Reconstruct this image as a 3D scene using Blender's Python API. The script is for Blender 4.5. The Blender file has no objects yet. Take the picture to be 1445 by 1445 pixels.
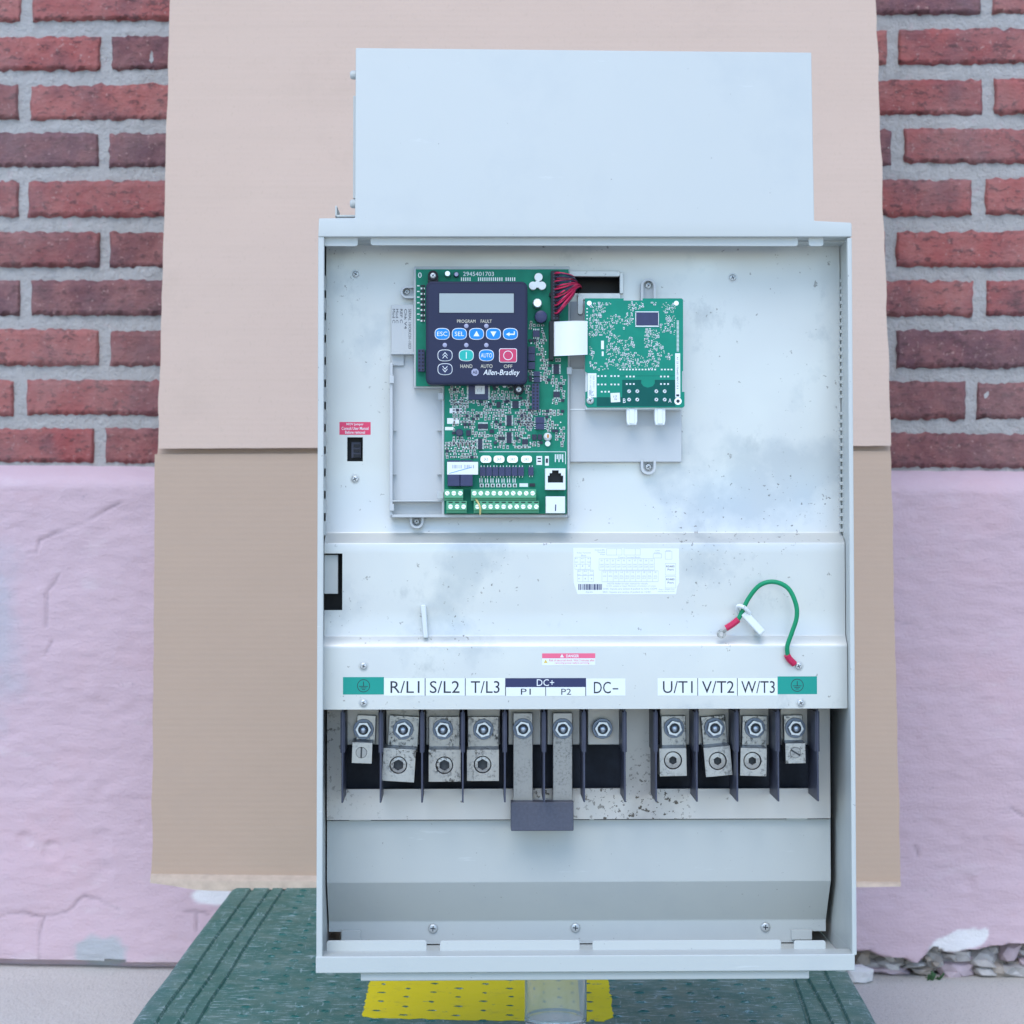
import bpy, bmesh, math, random
from mathutils import Vector, Matrix, noise

S = bpy.context.scene
COL = S.collection
R = math.radians
rnd = random.Random(7)

# ------------------------------------------------------------------ camera
FPX, CX, HY, CAMZ = 3010.0, 722.5, 660.0, 0.67      # focal length, centre and horizon in photo pixels; eye height
cam_d = bpy.data.cameras.new('camera')
cam = bpy.data.objects.new('camera', cam_d)
COL.objects.link(cam)
cam.location = (0, 0, CAMZ)
cam.rotation_euler = (R(90), 0, 0)
cam_d.sensor_width = 24.0
cam_d.lens = 24.0 * FPX / 1445.0
cam_d.shift_y = (HY - 722.5) / 1445.0
cam_d.clip_start = 0.05
cam_d.clip_end = 400
cam_d.dof.use_dof = True
cam_d.dof.focus_distance = 1.505
cam_d.dof.aperture_fstop = 18.0
S.camera = cam

# ------------------------------------------------------------------ world, sun, exposure
SUN_EL, SUN_AZ = R(54), R(192)      # azimuth clockwise from +Y: the soft light comes from behind the camera, a little to its left
w = bpy.data.worlds.new('World')
S.world = w
w.use_nodes = True
nt = w.node_tree
nt.nodes.clear()
sky = nt.nodes.new('ShaderNodeTexSky')
sky.sky_type = 'NISHITA'
sky.sun_disc = False
sky.sun_elevation = SUN_EL
sky.sun_rotation = SUN_AZ
sky.air_density = 1.0
sky.dust_density = 0.15
sky.ozone_density = 1.9
bg = nt.nodes.new('ShaderNodeBackground')
bg.inputs['Strength'].default_value = 0.15
wo = nt.nodes.new('ShaderNodeOutputWorld')
nt.links.new(sky.outputs[0], bg.inputs[0])
nt.links.new(bg.outputs[0], wo.inputs[0])
sd = bpy.data.lights.new('sun', 'SUN')
sd.energy = 0.9
sd.angle = R(42)
sd.color = (1.0, 0.97, 0.93)
sun = bpy.data.objects.new('sun', sd)
COL.objects.link(sun)
dirv = Vector((math.sin(SUN_AZ) * math.cos(SUN_EL), math.cos(SUN_AZ) * math.cos(SUN_EL), math.sin(SUN_EL)))
sun.rotation_euler = dirv.to_track_quat('Z', 'Y').to_euler()
sun.location = dirv * 8
S.view_settings.view_transform = 'Standard'
S.view_settings.look = 'None'
S.view_settings.exposure = 1.05
S.view_settings.gamma = 1
S.view_settings.use_curve_mapping = False
S.render.engine = 'CYCLES'

# ------------------------------------------------------------------ materials
def new_mat(name):
    m = bpy.data.materials.new(name)
    m.use_nodes = True
    return m, m.node_tree, m.node_tree.nodes['Principled BSDF']

def nd(t, kind, **kw):
    n = t.nodes.new(kind)
    for k, v in kw.items():
        if k in n.inputs.keys():
            n.inputs[k].default_value = v
        else:
            setattr(n, k, v)
    return n

def c4(c):
    return (c[0], c[1], c[2], 1)

def coords(t, kind='Object'):
    return t.nodes.new('ShaderNodeTexCoord').outputs[kind]

def noise_tex(t, vec, scale, detail=4, rough=0.55, stretch=None):
    if stretch:
        mp = t.nodes.new('ShaderNodeMapping')
        mp.inputs['Scale'].default_value = stretch
        t.links.new(vec, mp.inputs['Vector'])
        vec = mp.outputs[0]
    n = nd(t, 'ShaderNodeTexNoise', Scale=scale, Detail=detail, Roughness=rough)
    t.links.new(vec, n.inputs['Vector'])
    return n.outputs['Fac']

def ramp(t, fac, lo, hi, a=0.0, b=1.0):
    m = nd(t, 'ShaderNodeMapRange')
    m.inputs['From Min'].default_value = lo
    m.inputs['From Max'].default_value = hi
    m.inputs['To Min'].default_value = a
    m.inputs['To Max'].default_value = b
    t.links.new(fac, m.inputs['Value'])
    return m.outputs[0]

def mulf(t, a, b):
    m = nd(t, 'ShaderNodeMath', operation='MULTIPLY')
    for i, v in enumerate((a, b)):
        if isinstance(v, (int, float)):
            m.inputs[i].default_value = v
        else:
            t.links.new(v, m.inputs[i])
    return m.outputs[0]

def mix(t, fac, a, b, mode='MIX'):
    m = nd(t, 'ShaderNodeMix', data_type='RGBA', blend_type=mode)
    if isinstance(fac, (int, float)):
        m.inputs[0].default_value = fac
    else:
        t.links.new(fac, m.inputs[0])
    for i, v in ((6, a), (7, b)):
        if isinstance(v, tuple):
            m.inputs[i].default_value = c4(v)
        else:
            t.links.new(v, m.inputs[i])
    return m.outputs[2]

def bump(t, b, height, strength, dist=0.001):
    n = nd(t, 'ShaderNodeBump', Strength=strength, Distance=dist)
    t.links.new(height, n.inputs['Height'])
    if b.inputs['Normal'].is_linked:
        t.links.new(b.inputs['Normal'].links[0].from_socket, n.inputs['Normal'])
    t.links.new(n.outputs[0], b.inputs['Normal'])

def simple(name, col, rough=0.5, metal=0.0, var=0.06, scale=60.0, bmp=0.0, bscale=900.0, spec=0.3):
    m, t, b = new_mat(name)
    co = coords(t)
    f = noise_tex(t, co, scale)
    dark = tuple(max(0, c * (1 - var * 2)) for c in col)
    lite = tuple(min(1, c * (1 + var * 2)) for c in col)
    t.links.new(mix(t, f, dark, lite), b.inputs['Base Color'])
    b.inputs['Roughness'].default_value = rough
    b.inputs['Metallic'].default_value = metal
    b.inputs['Specular IOR Level'].default_value = spec
    if bmp:
        bump(t, b, noise_tex(t, co, bscale, 2), bmp, 0.0004)
    return m

M = {}
# painted grey steel of the drive's enclosure
def mk_paint():
    m, t, b = new_mat('grey_enamel')
    co = coords(t)
    base = mix(t, noise_tex(t, co, 4.0, 3), (0.495, 0.512, 0.488), (0.53, 0.545, 0.52))
    smud = mulf(t, ramp(t, noise_tex(t, co, 9.0, 6, 0.65), 0.52, 0.75), 0.45)
    base = mix(t, smud, base, (0.42, 0.45, 0.455))
    base = mix(t, ramp(t, noise_tex(t, co, 120.0, 5, 0.7, (0.12, 1, 1)), 0.66, 0.70, 0, 0.25), base, (0.70, 0.72, 0.70))
    base = mix(t, ramp(t, noise_tex(t, co, 3.2, 6, 0.7), 0.52, 0.75, 0, 0.30), base, (0.43, 0.455, 0.46))
    sp = ramp(t, noise_tex(t, co, 330.0, 2, 0.6), 0.735, 0.76)
    base = mix(t, mulf(t, sp, 0.6), base, (0.2, 0.19, 0.18))
    t.links.new(base, b.inputs['Base Color'])
    t.links.new(ramp(t, noise_tex(t, co, 30.0, 4), 0.3, 0.7, 0.36, 0.5), b.inputs['Roughness'])
    bump(t, b, noise_tex(t, co, 1200.0, 2), 0.12, 0.0003)
    bump(t, b, noise_tex(t, co, 14.0, 2), 0.10, 0.004)
    return m
M['paint'] = mk_paint()

# bare plated sheet with water stains and rust specks
def mk_panel(name, base_c, stain_c, speck, stain=0.55, s_lo=0.635, m_lo=0.50):
    m, t, b = new_mat(name)
    co = coords(t)
    base = mix(t, noise_tex(t, co, 6.0, 5), tuple(c * 0.96 for c in base_c), base_c)
    st = mulf(t, ramp(t, noise_tex(t, co, 7.5, 7, 0.6), 0.53, 0.61), stain)
    base = mix(t, st, base, stain_c)
    st2 = mulf(t, ramp(t, noise_tex(t, co, 26.0, 8, 0.7, (1, 1, 0.7)), 0.60, 0.70), 0.45)
    base = mix(t, st2, base, tuple(c * 0.8 for c in stain_c))
    mask = ramp(t, noise_tex(t, co, 8.0, 4), m_lo, m_lo + 0.1)
    s1 = ramp(t, noise_tex(t, co, 300.0, 3, 0.6), s_lo, s_lo + 0.03)
    s2 = ramp(t, noise_tex(t, co, 140.0, 3, 0.7), 0.685, 0.71)
    base = mix(t, mulf(t, mulf(t, s1, mask), speck), base, (0.10, 0.085, 0.07))
    base = mix(t, mulf(t, s2, speck * 0.8), base, (0.16, 0.14, 0.12))
    t.links.new(base, b.inputs['Base Color'])
    b.inputs['Metallic'].default_value = 0.35
    t.links.new(ramp(t, noise_tex(t, co, 18.0, 5), 0.3, 0.7, 0.30, 0.48), b.inputs['Roughness'])
    bump(t, b, noise_tex(t, co, 700.0, 2), 0.08, 0.0003)
    return m
M['panel'] = mk_panel('plated_panel', (0.595, 0.60, 0.57), (0.43, 0.455, 0.455), 0.75, 0.8, 0.65)
M['dirty'] = mk_panel('grimy_plate', (0.58, 0.56, 0.53), (0.42, 0.39, 0.37), 1.0, 0.8, 0.585, 0.44)

def mk_lug(name, base_c, dirt_amt):
    m, t, b = new_mat(name)
    co = coords(t)
    base = mix(t, noise_tex(t, co, 60.0, 5), tuple(c * 0.85 for c in base_c), base_c)
    d = ramp(t, noise_tex(t, co, 500.0, 4, 0.7), 0.50, 0.62)
    msk = ramp(t, noise_tex(t, co, 45.0, 3), 0.42, 0.62)
    d = mulf(t, mulf(t, d, msk), dirt_amt)
    base = mix(t, d, base, (0.10, 0.09, 0.07))
    t.links.new(base, b.inputs['Base Color'])
    b.inputs['Metallic'].default_value = 0.75
    t.links.new(ramp(t, d, 0, 1, 0.33, 0.8), b.inputs['Roughness'])
    bump(t, b, noise_tex(t, co, 1500.0, 2, 0.5, (0.05, 1, 1)), 0.15, 0.0002)
    return m
M['lug'] = mk_lug('tinned_metal', (0.46, 0.46, 0.45), 0.9)
M['lug_dirty'] = mk_lug('corroded_metal', (0.42, 0.41, 0.395), 1.0)
M['bar'] = mk_lug('bus_bar', (0.36, 0.36, 0.36), 0.5)
M['zinc'] = simple('zinc_screw', (0.55, 0.56, 0.55), 0.38, 0.55, 0.05, 200)
M['nut'] = simple('zinc_nut', (0.62, 0.66, 0.70), 0.32, 0.8, 0.12, 300)
M['wash'] = simple('dark_washer', (0.20, 0.235, 0.30), 0.40, 0.7, 0.2, 300)
M['bolt'] = simple('bolt_end', (0.50, 0.55, 0.62), 0.35, 0.8, 0.1, 300)
M['socket'] = simple('socket_dark', (0.10, 0.105, 0.11), 0.6, 0.3, 0.2, 300)
M['black'] = simple('black_plastic', (0.014, 0.015, 0.02), 0.45, 0, 0.1)
M['void'] = simple('dark_plastic', (0.03, 0.036, 0.055), 0.55, 0, 0.25, 120)
M['fin'] = simple('slate_barrier', (0.058, 0.062, 0.092), 0.45, 0, 0.15, 90, 0.05)
M['slate'] = simple('slate_cover', (0.08, 0.085, 0.115), 0.5, 0, 0.14, 500, 0.1)
M['tray'] = simple('pale_grey_plastic', (0.52, 0.535, 0.535), 0.5, 0, 0.03, 30, 0.05)
M['tray_dk'] = simple('grey_plastic', (0.34, 0.355, 0.37), 0.5, 0, 0.03, 30)
M['pcb'] = simple('green_board', (0.014, 0.20, 0.125), 0.5, 0, 0.10, 120, spec=0.15)
M['pcb_dk'] = simple('dark_green_board', (0.005, 0.095, 0.08), 0.5, 0, 0.08, 120, spec=0.15)
M['pcb2'] = simple('teal_board', (0.012, 0.235, 0.16), 0.5, 0, 0.08, 120, spec=0.15)
M['navy'] = simple('navy_keypad', (0.021, 0.024, 0.052), 0.5, 0, 0.05, 50, 0.05, spec=0.2)
M['navy_in'] = simple('navy_overlay', (0.026, 0.030, 0.064), 0.5, 0, 0.04, 50, spec=0.2)
M['lcd'] = simple('lcd_grey', (0.34, 0.385, 0.385), 0.22, 0, 0.03, 20)
M['btn'] = simple('blue_button', (0.010, 0.230, 0.72), 0.4, 0, 0.03)
M['btn_g'] = simple('green_button', (0.02, 0.42, 0.36), 0.4, 0, 0.03)
M['btn_r'] = simple('red_button', (0.56, 0.05, 0.13), 0.4, 0, 0.03)
M['btn_d'] = simple('dark_button', (0.022, 0.03, 0.08), 0.4, 0, 0.03)
M['white'] = simple('white_print', (0.78, 0.80, 0.80), 0.5, 0, 0.02)
M['pad'] = simple('pale_pad', (0.57, 0.60, 0.57), 0.5, 0, 0.12, 700)
M['smd_tan'] = simple('smd_body', (0.10, 0.085, 0.075), 0.5, 0, 0.3, 300)
M['cream'] = simple('cream_print', (0.62, 0.58, 0.46), 0.5, 0, 0.02)
M['led'] = simple('led_lens', (0.36, 0.36, 0.48), 0.3, 0, 0.02)
M['sticker'] = simple('white_sticker', (0.76, 0.79, 0.78), 0.5, 0, 0.03, 40)
M['ink'] = simple('dark_ink', (0.025, 0.028, 0.04), 0.5, 0, 0.05)
M['ink_pale'] = simple('pale_ink', (0.36, 0.40, 0.46), 0.5, 0, 0.05)
M['ink_navy'] = simple('navy_ink', (0.03, 0.035, 0.10), 0.5, 0, 0.05)
M['lab_green'] = simple('green_label', (0.008, 0.285, 0.225), 0.45, 0, 0.03)
M['lab_red'] = simple('red_label', (0.72, 0.06, 0.14), 0.45, 0, 0.03)
M['lab_pink'] = simple('pink_label', (0.80, 0.14, 0.24), 0.45, 0, 0.03)
M['yellow_ink'] = simple('yellow_ink', (0.7, 0.5, 0.1), 0.45, 0, 0.03)
M['chip'] = simple('chip_epoxy', (0.030, 0.034, 0.060), 0.45, 0, 0.1, 300)
M['chip2'] = simple('chip_navy', (0.040, 0.046, 0.110), 0.35, 0, 0.1, 300)
M['solder'] = simple('solder', (0.72, 0.74, 0.74), 0.35, 0.6, 0.1, 300)
M['can'] = simple('aluminium_can', (0.80, 0.81, 0.80), 0.3, 0.7, 0.04, 200)
M['tb'] = simple('green_terminal', (0.10, 0.36, 0.20), 0.45, 0, 0.06, 100)
M['wire_g'] = simple('green_wire', (0.008, 0.27, 0.12), 0.4, 0, 0.05)
M['wire_r'] = simple('red_wire', (0.55, 0.025, 0.09), 0.4, 0, 0.05)
M['wire_k'] = simple('black_wire', (0.03, 0.034, 0.065), 0.4, 0, 0.05)
M['wire_y'] = simple('yellow_wire', (0.62, 0.50, 0.20), 0.4, 0, 0.05)
M['nylon'] = simple('white_nylon', (0.74, 0.77, 0.76), 0.4, 0, 0.02)
M['ribbon'] = simple('white_ribbon', (0.78, 0.80, 0.80), 0.45, 0, 0.02)
M['copper'] = simple('amber', (0.55, 0.25, 0.08), 0.4, 0, 0.1)

# ------------------------------------------------------------------ mesh builder
class MB:
    def __init__(self, scale=1.0):
        self.v, self.f, self.m, self.s = [], [], [], scale
    def add(self, vs, fs, mat=0):
        o = len(self.v)
        self.v.extend(vs)
        for f in fs:
            self.f.append([i + o for i in f])
            self.m.append(mat)
    def box(self, x0, x1, y0, y1, z0, z1, mat=0):
        x0, x1 = min(x0, x1), max(x0, x1); y0, y1 = min(y0, y1), max(y0, y1); z0, z1 = min(z0, z1), max(z0, z1)
        vs = [(x, y, z) for z in (z0, z1) for y in (y0, y1) for x in (x0, x1)]
        self.add(vs, [(0, 2, 3, 1), (4, 5, 7, 6), (0, 1, 5, 4), (2, 6, 7, 3), (0, 4, 6, 2), (1, 3, 7, 5)], mat)
    def prism(self, poly, y0, y1, mat=0, cap_back=True):      # poly in x,z, counter-clockwise seen from -y
        n = len(poly)
        vs = [(p[0], y0, p[1]) for p in poly] + [(p[0], y1, p[1]) for p in poly]
        fs = [tuple(range(n))] + [((i + 1) % n, i, n + i, n + (i + 1) % n) for i in range(n)]
        if cap_back:
            fs.append(tuple(range(2 * n - 1, n - 1, -1)))
        self.add(vs, fs, mat)
    def disc(self, cx, cz, r, y0, y1, n=16, mat=0, rx=None, a0=0.0):
        rx = rx or r
        self.prism([(cx + rx * math.cos(a0 + 2 * math.pi * i / n), cz + r * math.sin(a0 + 2 * math.pi * i / n)) for i in range(n)], y0, y1, mat)
    def ring(self, cx, cz, r0, r1, y0, y1, n=20, mat=0, rx=1.0):
        vs, fs = [], []
        for i in range(n):
            a = 2 * math.pi * i / n
            c, s = math.cos(a) * rx, math.sin(a)
            vs += [(cx + r0 * c, y0, cz + r0 * s), (cx + r1 * c, y0, cz + r1 * s), (cx + r1 * c, y1, cz + r1 * s), (cx + r0 * c, y1, cz + r0 * s)]
        for i in range(n):
            a, b = 4 * i, 4 * ((i + 1) % n)
            fs += [(a, a + 1, b + 1, b), (a + 1, a + 2, b + 2, b + 1), (a + 2, a + 3, b + 3, b + 2), (a + 3, a, b, b + 3)]
        self.add(vs, fs, mat)
    def tube(self, pts, r, n=8, mat=0, caps=True):
        pts = [Vector(p) for p in pts]
        vs, fs = [], []
        up = None
        for i, p in enumerate(pts):
            d = (pts[min(i + 1, len(pts) - 1)] - pts[max(i - 1, 0)]).normalized()
            if up is None:
                up = d.orthogonal().normalized()
            up = (up - d * up.dot(d)).normalized()
            sd_ = d.cross(up)
            rr = r[i] if isinstance(r, (list, tuple)) else r
            for k in range(n):
                a = 2 * math.pi * k / n
                vs.append(tuple(p + (up * math.cos(a) + sd_ * math.sin(a)) * rr))
        for i in range(len(pts) - 1):
            for k in range(n):
                a, b = i * n + k, i * n + (k + 1) % n
                fs.append((a, b, b + n, a + n))
        if caps:
            fs += [tuple(range(n - 1, -1, -1)), tuple(range((len(pts) - 1) * n, len(pts) * n))]
        self.add(vs, fs, mat)
    def lathe(self, cx, cz, prof, n=20, mat=0):                # prof: list of (radius, y), axis along y
        vs, fs = [], []
        for (r, y) in prof:
            for k in range(n):
                a = 2 * math.pi * k / n
                vs.append((cx + r * math.cos(a), y, cz + r * math.sin(a)))
        for i in range(len(prof) - 1):
            for k in range(n):
                a, b = i * n + k, i * n + (k + 1) % n
                fs.append((a, b, b + n, a + n))
        self.add(vs, fs, mat)
    def mesh(self, name, mats, bevel=0.0, seg=2, smooth=True, angle=35):
        me = bpy.data.meshes.new(name)
        s = self.s
        me.from_pydata([(x * s, y * s, z * s) for x, y, z in self.v], [], self.f)
        for k in mats:
            me.materials.append(M[k] if isinstance(k, str) else k)
        me.polygons.foreach_set('material_index', self.m)
        bm = bmesh.new()
        bm.from_mesh(me)
        bmesh.ops.recalc_face_normals(bm, faces=bm.faces)
        if bevel:
            es = [e for e in bm.edges if len(e.link_faces) == 2 and e.calc_face_angle(0) > R(30)]
            bmesh.ops.bevel(bm, geom=es, offset=bevel * s, segments=seg, affect='EDGES', profile=0.5, clamp_overlap=True)
        bm.to_mesh(me)
        bm.free()
        if smooth:
            me.polygons.foreach_set('use_smooth', [True] * len(me.polygons))
            me.set_sharp_from_angle(angle=R(13 if bevel else angle))
        me.update()
        return me

def link(name, me, parent=None, loc=None, scale=None, rot=None):
    o = bpy.data.objects.new(name, me)
    COL.objects.link(o)
    if parent is not None:
        o.parent = parent
    if loc is not None:
        o.location = loc
    if scale is not None:
        o.scale = scale if isinstance(scale, (tuple, list)) else (scale,) * 3
    if rot is not None:
        o.rotation_euler = rot
    return o

def part(name, mb, mats, parent=None, bevel=0.0, seg=2, kind=None, label=None, **kw):
    o = link(name, mb.mesh(name, mats, bevel, seg, **kw), parent)
    if kind:
        o['kind'] = kind
    if label:
        o['label'] = label
    return o

def thing(o, label, cat, group=None):
    o['label'] = label
    o['category'] = cat
    if group:
        o['group'] = group
    return o

# text as flat mesh: returns vertices (unit box 0..1) and faces
_tc = {}
def text_geo(s, shear=0.0, bold=0.0):
    key = (s, shear, bold)
    if key not in _tc:
        cu = bpy.data.curves.new('lettering', 'FONT')
        cu.body = s
        cu.resolution_u = 3
        cu.shear = shear
        cu.offset = bold
        ob = bpy.data.objects.new('lettering', cu)
        COL.objects.link(ob)
        dg = bpy.context.evaluated_depsgraph_get()
        ev = ob.evaluated_get(dg)
        me = ev.to_mesh()
        vs = [tuple(v.co) for v in me.vertices]
        fs = [tuple(p.vertices) for p in me.polygons]
        ev.to_mesh_clear()
        bpy.data.objects.remove(ob)
        bpy.data.curves.remove(cu)
        x0 = min(v[0] for v in vs); x1 = max(v[0] for v in vs)
        y0 = min(v[1] for v in vs); y1 = max(v[1] for v in vs)
        _tc[key] = ([((v[0] - x0) / (x1 - x0 or 1), (v[1] - y0) / (y1 - y0 or 1)) for v in vs], fs)
    return _tc[key]

def put_text(mb, s, x0, x1, z0, z1, y, mat, shear=0.0, bold=0.0, turn=False):
    vs, fs = text_geo(s, shear, bold)
    if turn:      # reads from top to bottom
        mb.add([(x0 + v[1] * (x1 - x0), y, z1 - v[0] * (z1 - z0)) for v in vs], fs, mat)
    else:
        mb.add([(x0 + v[0] * (x1 - x0), y, z0 + v[1] * (z1 - z0)) for v in vs], fs, mat)

def ray(px, py):
    return Vector(((px - CX) / FPX, 1.0, -(py - HY) / FPX))
CAMP = Vector((0, 0, CAMZ))

def frame(px, py, Y, yaw, lean, roll=0.0):
    o = CAMP + ray(px, py) * Y
    m = Matrix.Rotation(yaw, 4, 'Z') @ Matrix.Rotation(-lean, 4, 'X') @ Matrix.Rotation(roll, 4, 'Y')
    m.translation = o
    return m

def measure(mat):
    """returns q(px, py, d): local x, z of the point seen at a photo pixel on the plane d behind the frame's front plane"""
    o = mat.translation
    ex, ey, ez = (mat.col[i].to_3d() for i in range(3))
    def q(px, py, d=0.0):
        r = ray(px, py)
        t = ((o + ey * d - CAMP).dot(ey)) / r.dot(ey)
        p = CAMP + r * t - o
        return p.dot(ex), p.dot(ez)
    return q

# ================================================================== SETTING: pavement and wall
def mk_ground():
    m, t, b = new_mat('concrete_pavement')
    co = coords(t)
    base = mix(t, noise_tex(t, co, 3.0, 6), (0.575, 0.54, 0.49), (0.645, 0.61, 0.56))
    g = noise_tex(t, co, 260.0, 3, 0.7)
    base = mix(t, ramp(t, g, 0.55, 0.72), base, (0.36, 0.35, 0.33))
    base = mix(t, ramp(t, noise_tex(t, co, 190.0, 3, 0.7), 0.60, 0.70), base, (0.70, 0.68, 0.65))
    st = ramp(t, noise_tex(t, co, 1.4, 6, 0.6), 0.5, 0.7)
    base = mix(t, mulf(t, st, 0.3), base, (0.40, 0.385, 0.37))
    t.links.new(base, b.inputs['Base Color'])
    b.inputs['Roughness'].default_value = 0.85
    bump(t, b, g, 0.8, 0.003)
    bump(t, b, noise_tex(t, co, 45.0, 5, 0.7), 0.5, 0.006)
    base = mix(t, ramp(t, noise_tex(t, co, 420.0, 3, 0.7), 0.60, 0.66), base, (0.20, 0.19, 0.18))
    t.links.new(base, b.inputs['Base Color'])
    return m
M['ground'] = mk_ground()
mb = MB()
mb.add([(-80, -80, 0), (80, -80, 0), (80, 80, 0), (-80, 80, 0)], [(0, 1, 2, 3)])
g = part('sidewalk', mb, ['ground'])
g['kind'] = 'structure'
g['label'] = 'pale grey concrete sidewalk at the foot of the wall'

WALL_M = frame(722.5, 1366, 2.86, R(-3.6), 0.0, R(0.30))
WALL_M.translation.z = 0.0
qw = measure(WALL_M)
wall = bpy.data.objects.new('brick_wall', None)
COL.objects.link(wall)
wall.matrix_world = WALL_M
thing(wall, 'red brick wall with pale mortar above a lavender painted plinth', 'wall')

def mk_brick():
    m, t, b = new_mat('fired_brick')
    oi = t.nodes.new('ShaderNodeObjectInfo')
    v = t.nodes.new('ShaderNodeNewGeometry').outputs['Position']
    cr = nd(t, 'ShaderNodeValToRGB')
    e = cr.color_ramp.elements
    e[0].position = 0.0; e[0].color = (0.14, 0.066, 0.082, 1)
    e[1].position = 1.0; e[1].color = (0.40, 0.130, 0.115, 1)
    for p, c in ((0.14, (0.20, 0.075, 0.075, 1)), (0.3, (0.315, 0.078, 0.076, 1)), (0.65, (0.36, 0.096, 0.088, 1))):
        k = e.new(p); k.color = c
    t.links.new(oi.outputs['Color'], cr.inputs['Fac'])
    base = cr.outputs[0]
    base = mix(t, ramp(t, noise_tex(t, v, 26.0, 4, 0.6), 0.4, 0.7, 0, 0.5), base, (0.42, 0.17, 0.15))
    pat = ramp(t, noise_tex(t, v, 11.0, 4, 0.6), 0.5, 0.64)
    base = mix(t, mulf(t, pat, 0.55), base, (0.14, 0.07, 0.082))
    gr = noise_tex(t, v, 130.0, 5, 0.7, (0.55, 1, 1))
    base = mix(t, ramp(t, gr, 0.53, 0.63, 0, 0.75), base, (0.085, 0.04, 0.042))
    base = mix(t, ramp(t, noise_tex(t, v, 170.0, 3, 0.6), 0.62, 0.72, 0, 0.6), base, (0.52, 0.33, 0.30))
    base = mix(t, ramp(t, noise_tex(t, v, 7.0, 5, 0.7), 0.40, 0.72, 0, 0.5), base, (0.30, 0.19, 0.18))
    t.links.new(base, b.inputs['Base Color'])
    b.inputs['Roughness'].default_value = 0.85
    bump(t, b, gr, 0.8, 0.004)
    bump(t, b, noise_tex(t, v, 50.0, 5, 0.65), 0.55, 0.005)
    return m
M['brick'] = mk_brick()
def mk_mortar():
    m, t, b = new_mat('mortar')
    co = coords(t)
    base = mix(t, noise_tex(t, co, 14.0, 5), (0.40, 0.385, 0.37), (0.52, 0.50, 0.485))
    g = noise_tex(t, co, 300.0, 4, 0.7)
    base = mix(t, ramp(t, g, 0.56, 0.7, 0, 0.5), base, (0.30, 0.28, 0.27))
    base = mix(t, ramp(t, noise_tex(t, co, 60.0, 4, 0.6), 0.6, 0.75, 0, 0.35), base, (0.62, 0.45, 0.46))
    t.links.new(base, b.inputs['Base Color'])
    b.inputs['Roughness'].default_value = 0.9
    bump(t, b, g, 0.7, 0.003)
    bump(t, b, noise_tex(t, co, 70.0, 5, 0.7), 0.9, 0.007)
    return m
M['mortar'] = mk_mortar()

# brick courses: for each, photo rows (top, bottom) at the left and right edge and one head joint at each side
rows = [((-20, 30), (-28, 20), 38, 1393), ((48, 98), (45, 93), 149, 1260), ((116, 165), (115, 165), 33, 1395), ((183, 233), (187, 235), 146, 1266),
        ((252, 303), (257, 308), 33, 1381), ((321, 372), (333, 381), 147, 1258), ((390, 440), (402, 451), 35, 1382), ((459, 511), (473, 524), 146, 1256),
        ((530, 581), (545, 596), 28, 1370), ((599, 648), (617, 665), 141, 1243)]
course = []
for (l, r_, jl, jr) in rows:
    za = (qw(110, l[0])[1] + qw(1340, r_[0])[1]) / 2
    zb = (qw(110, l[1])[1] + qw(1340, r_[1])[1]) / 2
    course.append((za, zb, qw(jl, sum(l) / 2)[0], qw(jr, sum(r_) / 2)[0]))
pitch = (course[0][0] - course[9][0]) / 9
for k in range(1, 7):
    c0 = course[0] if k % 2 == 0 else course[1]
    course.append((course[0][0] + pitch * k, course[0][1] + pitch * k, c0[2] + rnd.uniform(-.008, .008), c0[3] + rnd.uniform(-.008, .008)))

def brick_mesh(seed):
    r0 = random.Random(seed)
    nx, nz = 44, 8
    L, H, D = 0.5, 0.5, 0.09
    vs, fs = [], []
    off = Vector((r0.uniform(0, 99), r0.uniform(0, 99), r0.uniform(0, 99)))
    us = [0, .007] + [k / (nx - 2) for k in range(1, nx - 2)] + [.993, 1]
    vv = [0, .035] + [k / (nz - 2) for k in range(1, nz - 2)] + [.965, 1]
    for j in range(nz + 1):
        for i in range(nx + 1):
            u, v = us[i], vv[j]
            x, z = (u - .5), (v - .5)
            p = Vector((u * 4.0, 0, v)) + off
            edge = min(u, 1 - u) * 4.2 < 0.10 or min(v, 1 - v) < 0.10
            y = noise.noise(p * 2.6) * 0.0018 + noise.noise(p * 9) * 0.0016 - .0005
            if i in (0, nx) or j in (0, nz):
                y += 0.0040
                pass
            if i in (0, 1, nx - 1, nx) or j in (0, 1, nz - 1, nz):
                if i in (0, 1, nx - 1, nx):
                    x += noise.noise(p * 5 + Vector((5, 0, 0))) * 0.012
                if j in (0, 1, nz - 1, nz):
                    z += noise.noise(p * 6) * 0.060 + noise.noise(p * 17) * 0.050
            vs.append((x, y, z))
    W = nx + 1
    for j in range(nz):
        for i in range(nx):
            a = j * W + i
            fs.append((a, a + 1, a + W + 1, a + W))
    rim = [i for i in range(W)] + [j * W + nx for j in range(1, nz + 1)] + [nz * W + i for i in range(nx - 1, -1, -1)] + [j * W for j in range(nz - 1, 0, -1)]
    o = len(vs)
    for k in rim:
        vs.append((vs[k][0], D, vs[k][2]))
    n = len(rim)
    for k in range(n):
        fs.append((rim[(k + 1) % n], rim[k], o + k, o + (k + 1) % n))
    b_ = MB()
    b_.add(vs, fs)
    return b_.mesh('brick', ['brick'], angle=50)
BR = [brick_mesh(i) for i in range(12)]
WX = 2.0
GAP = 0.0150
nb = 0
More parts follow.
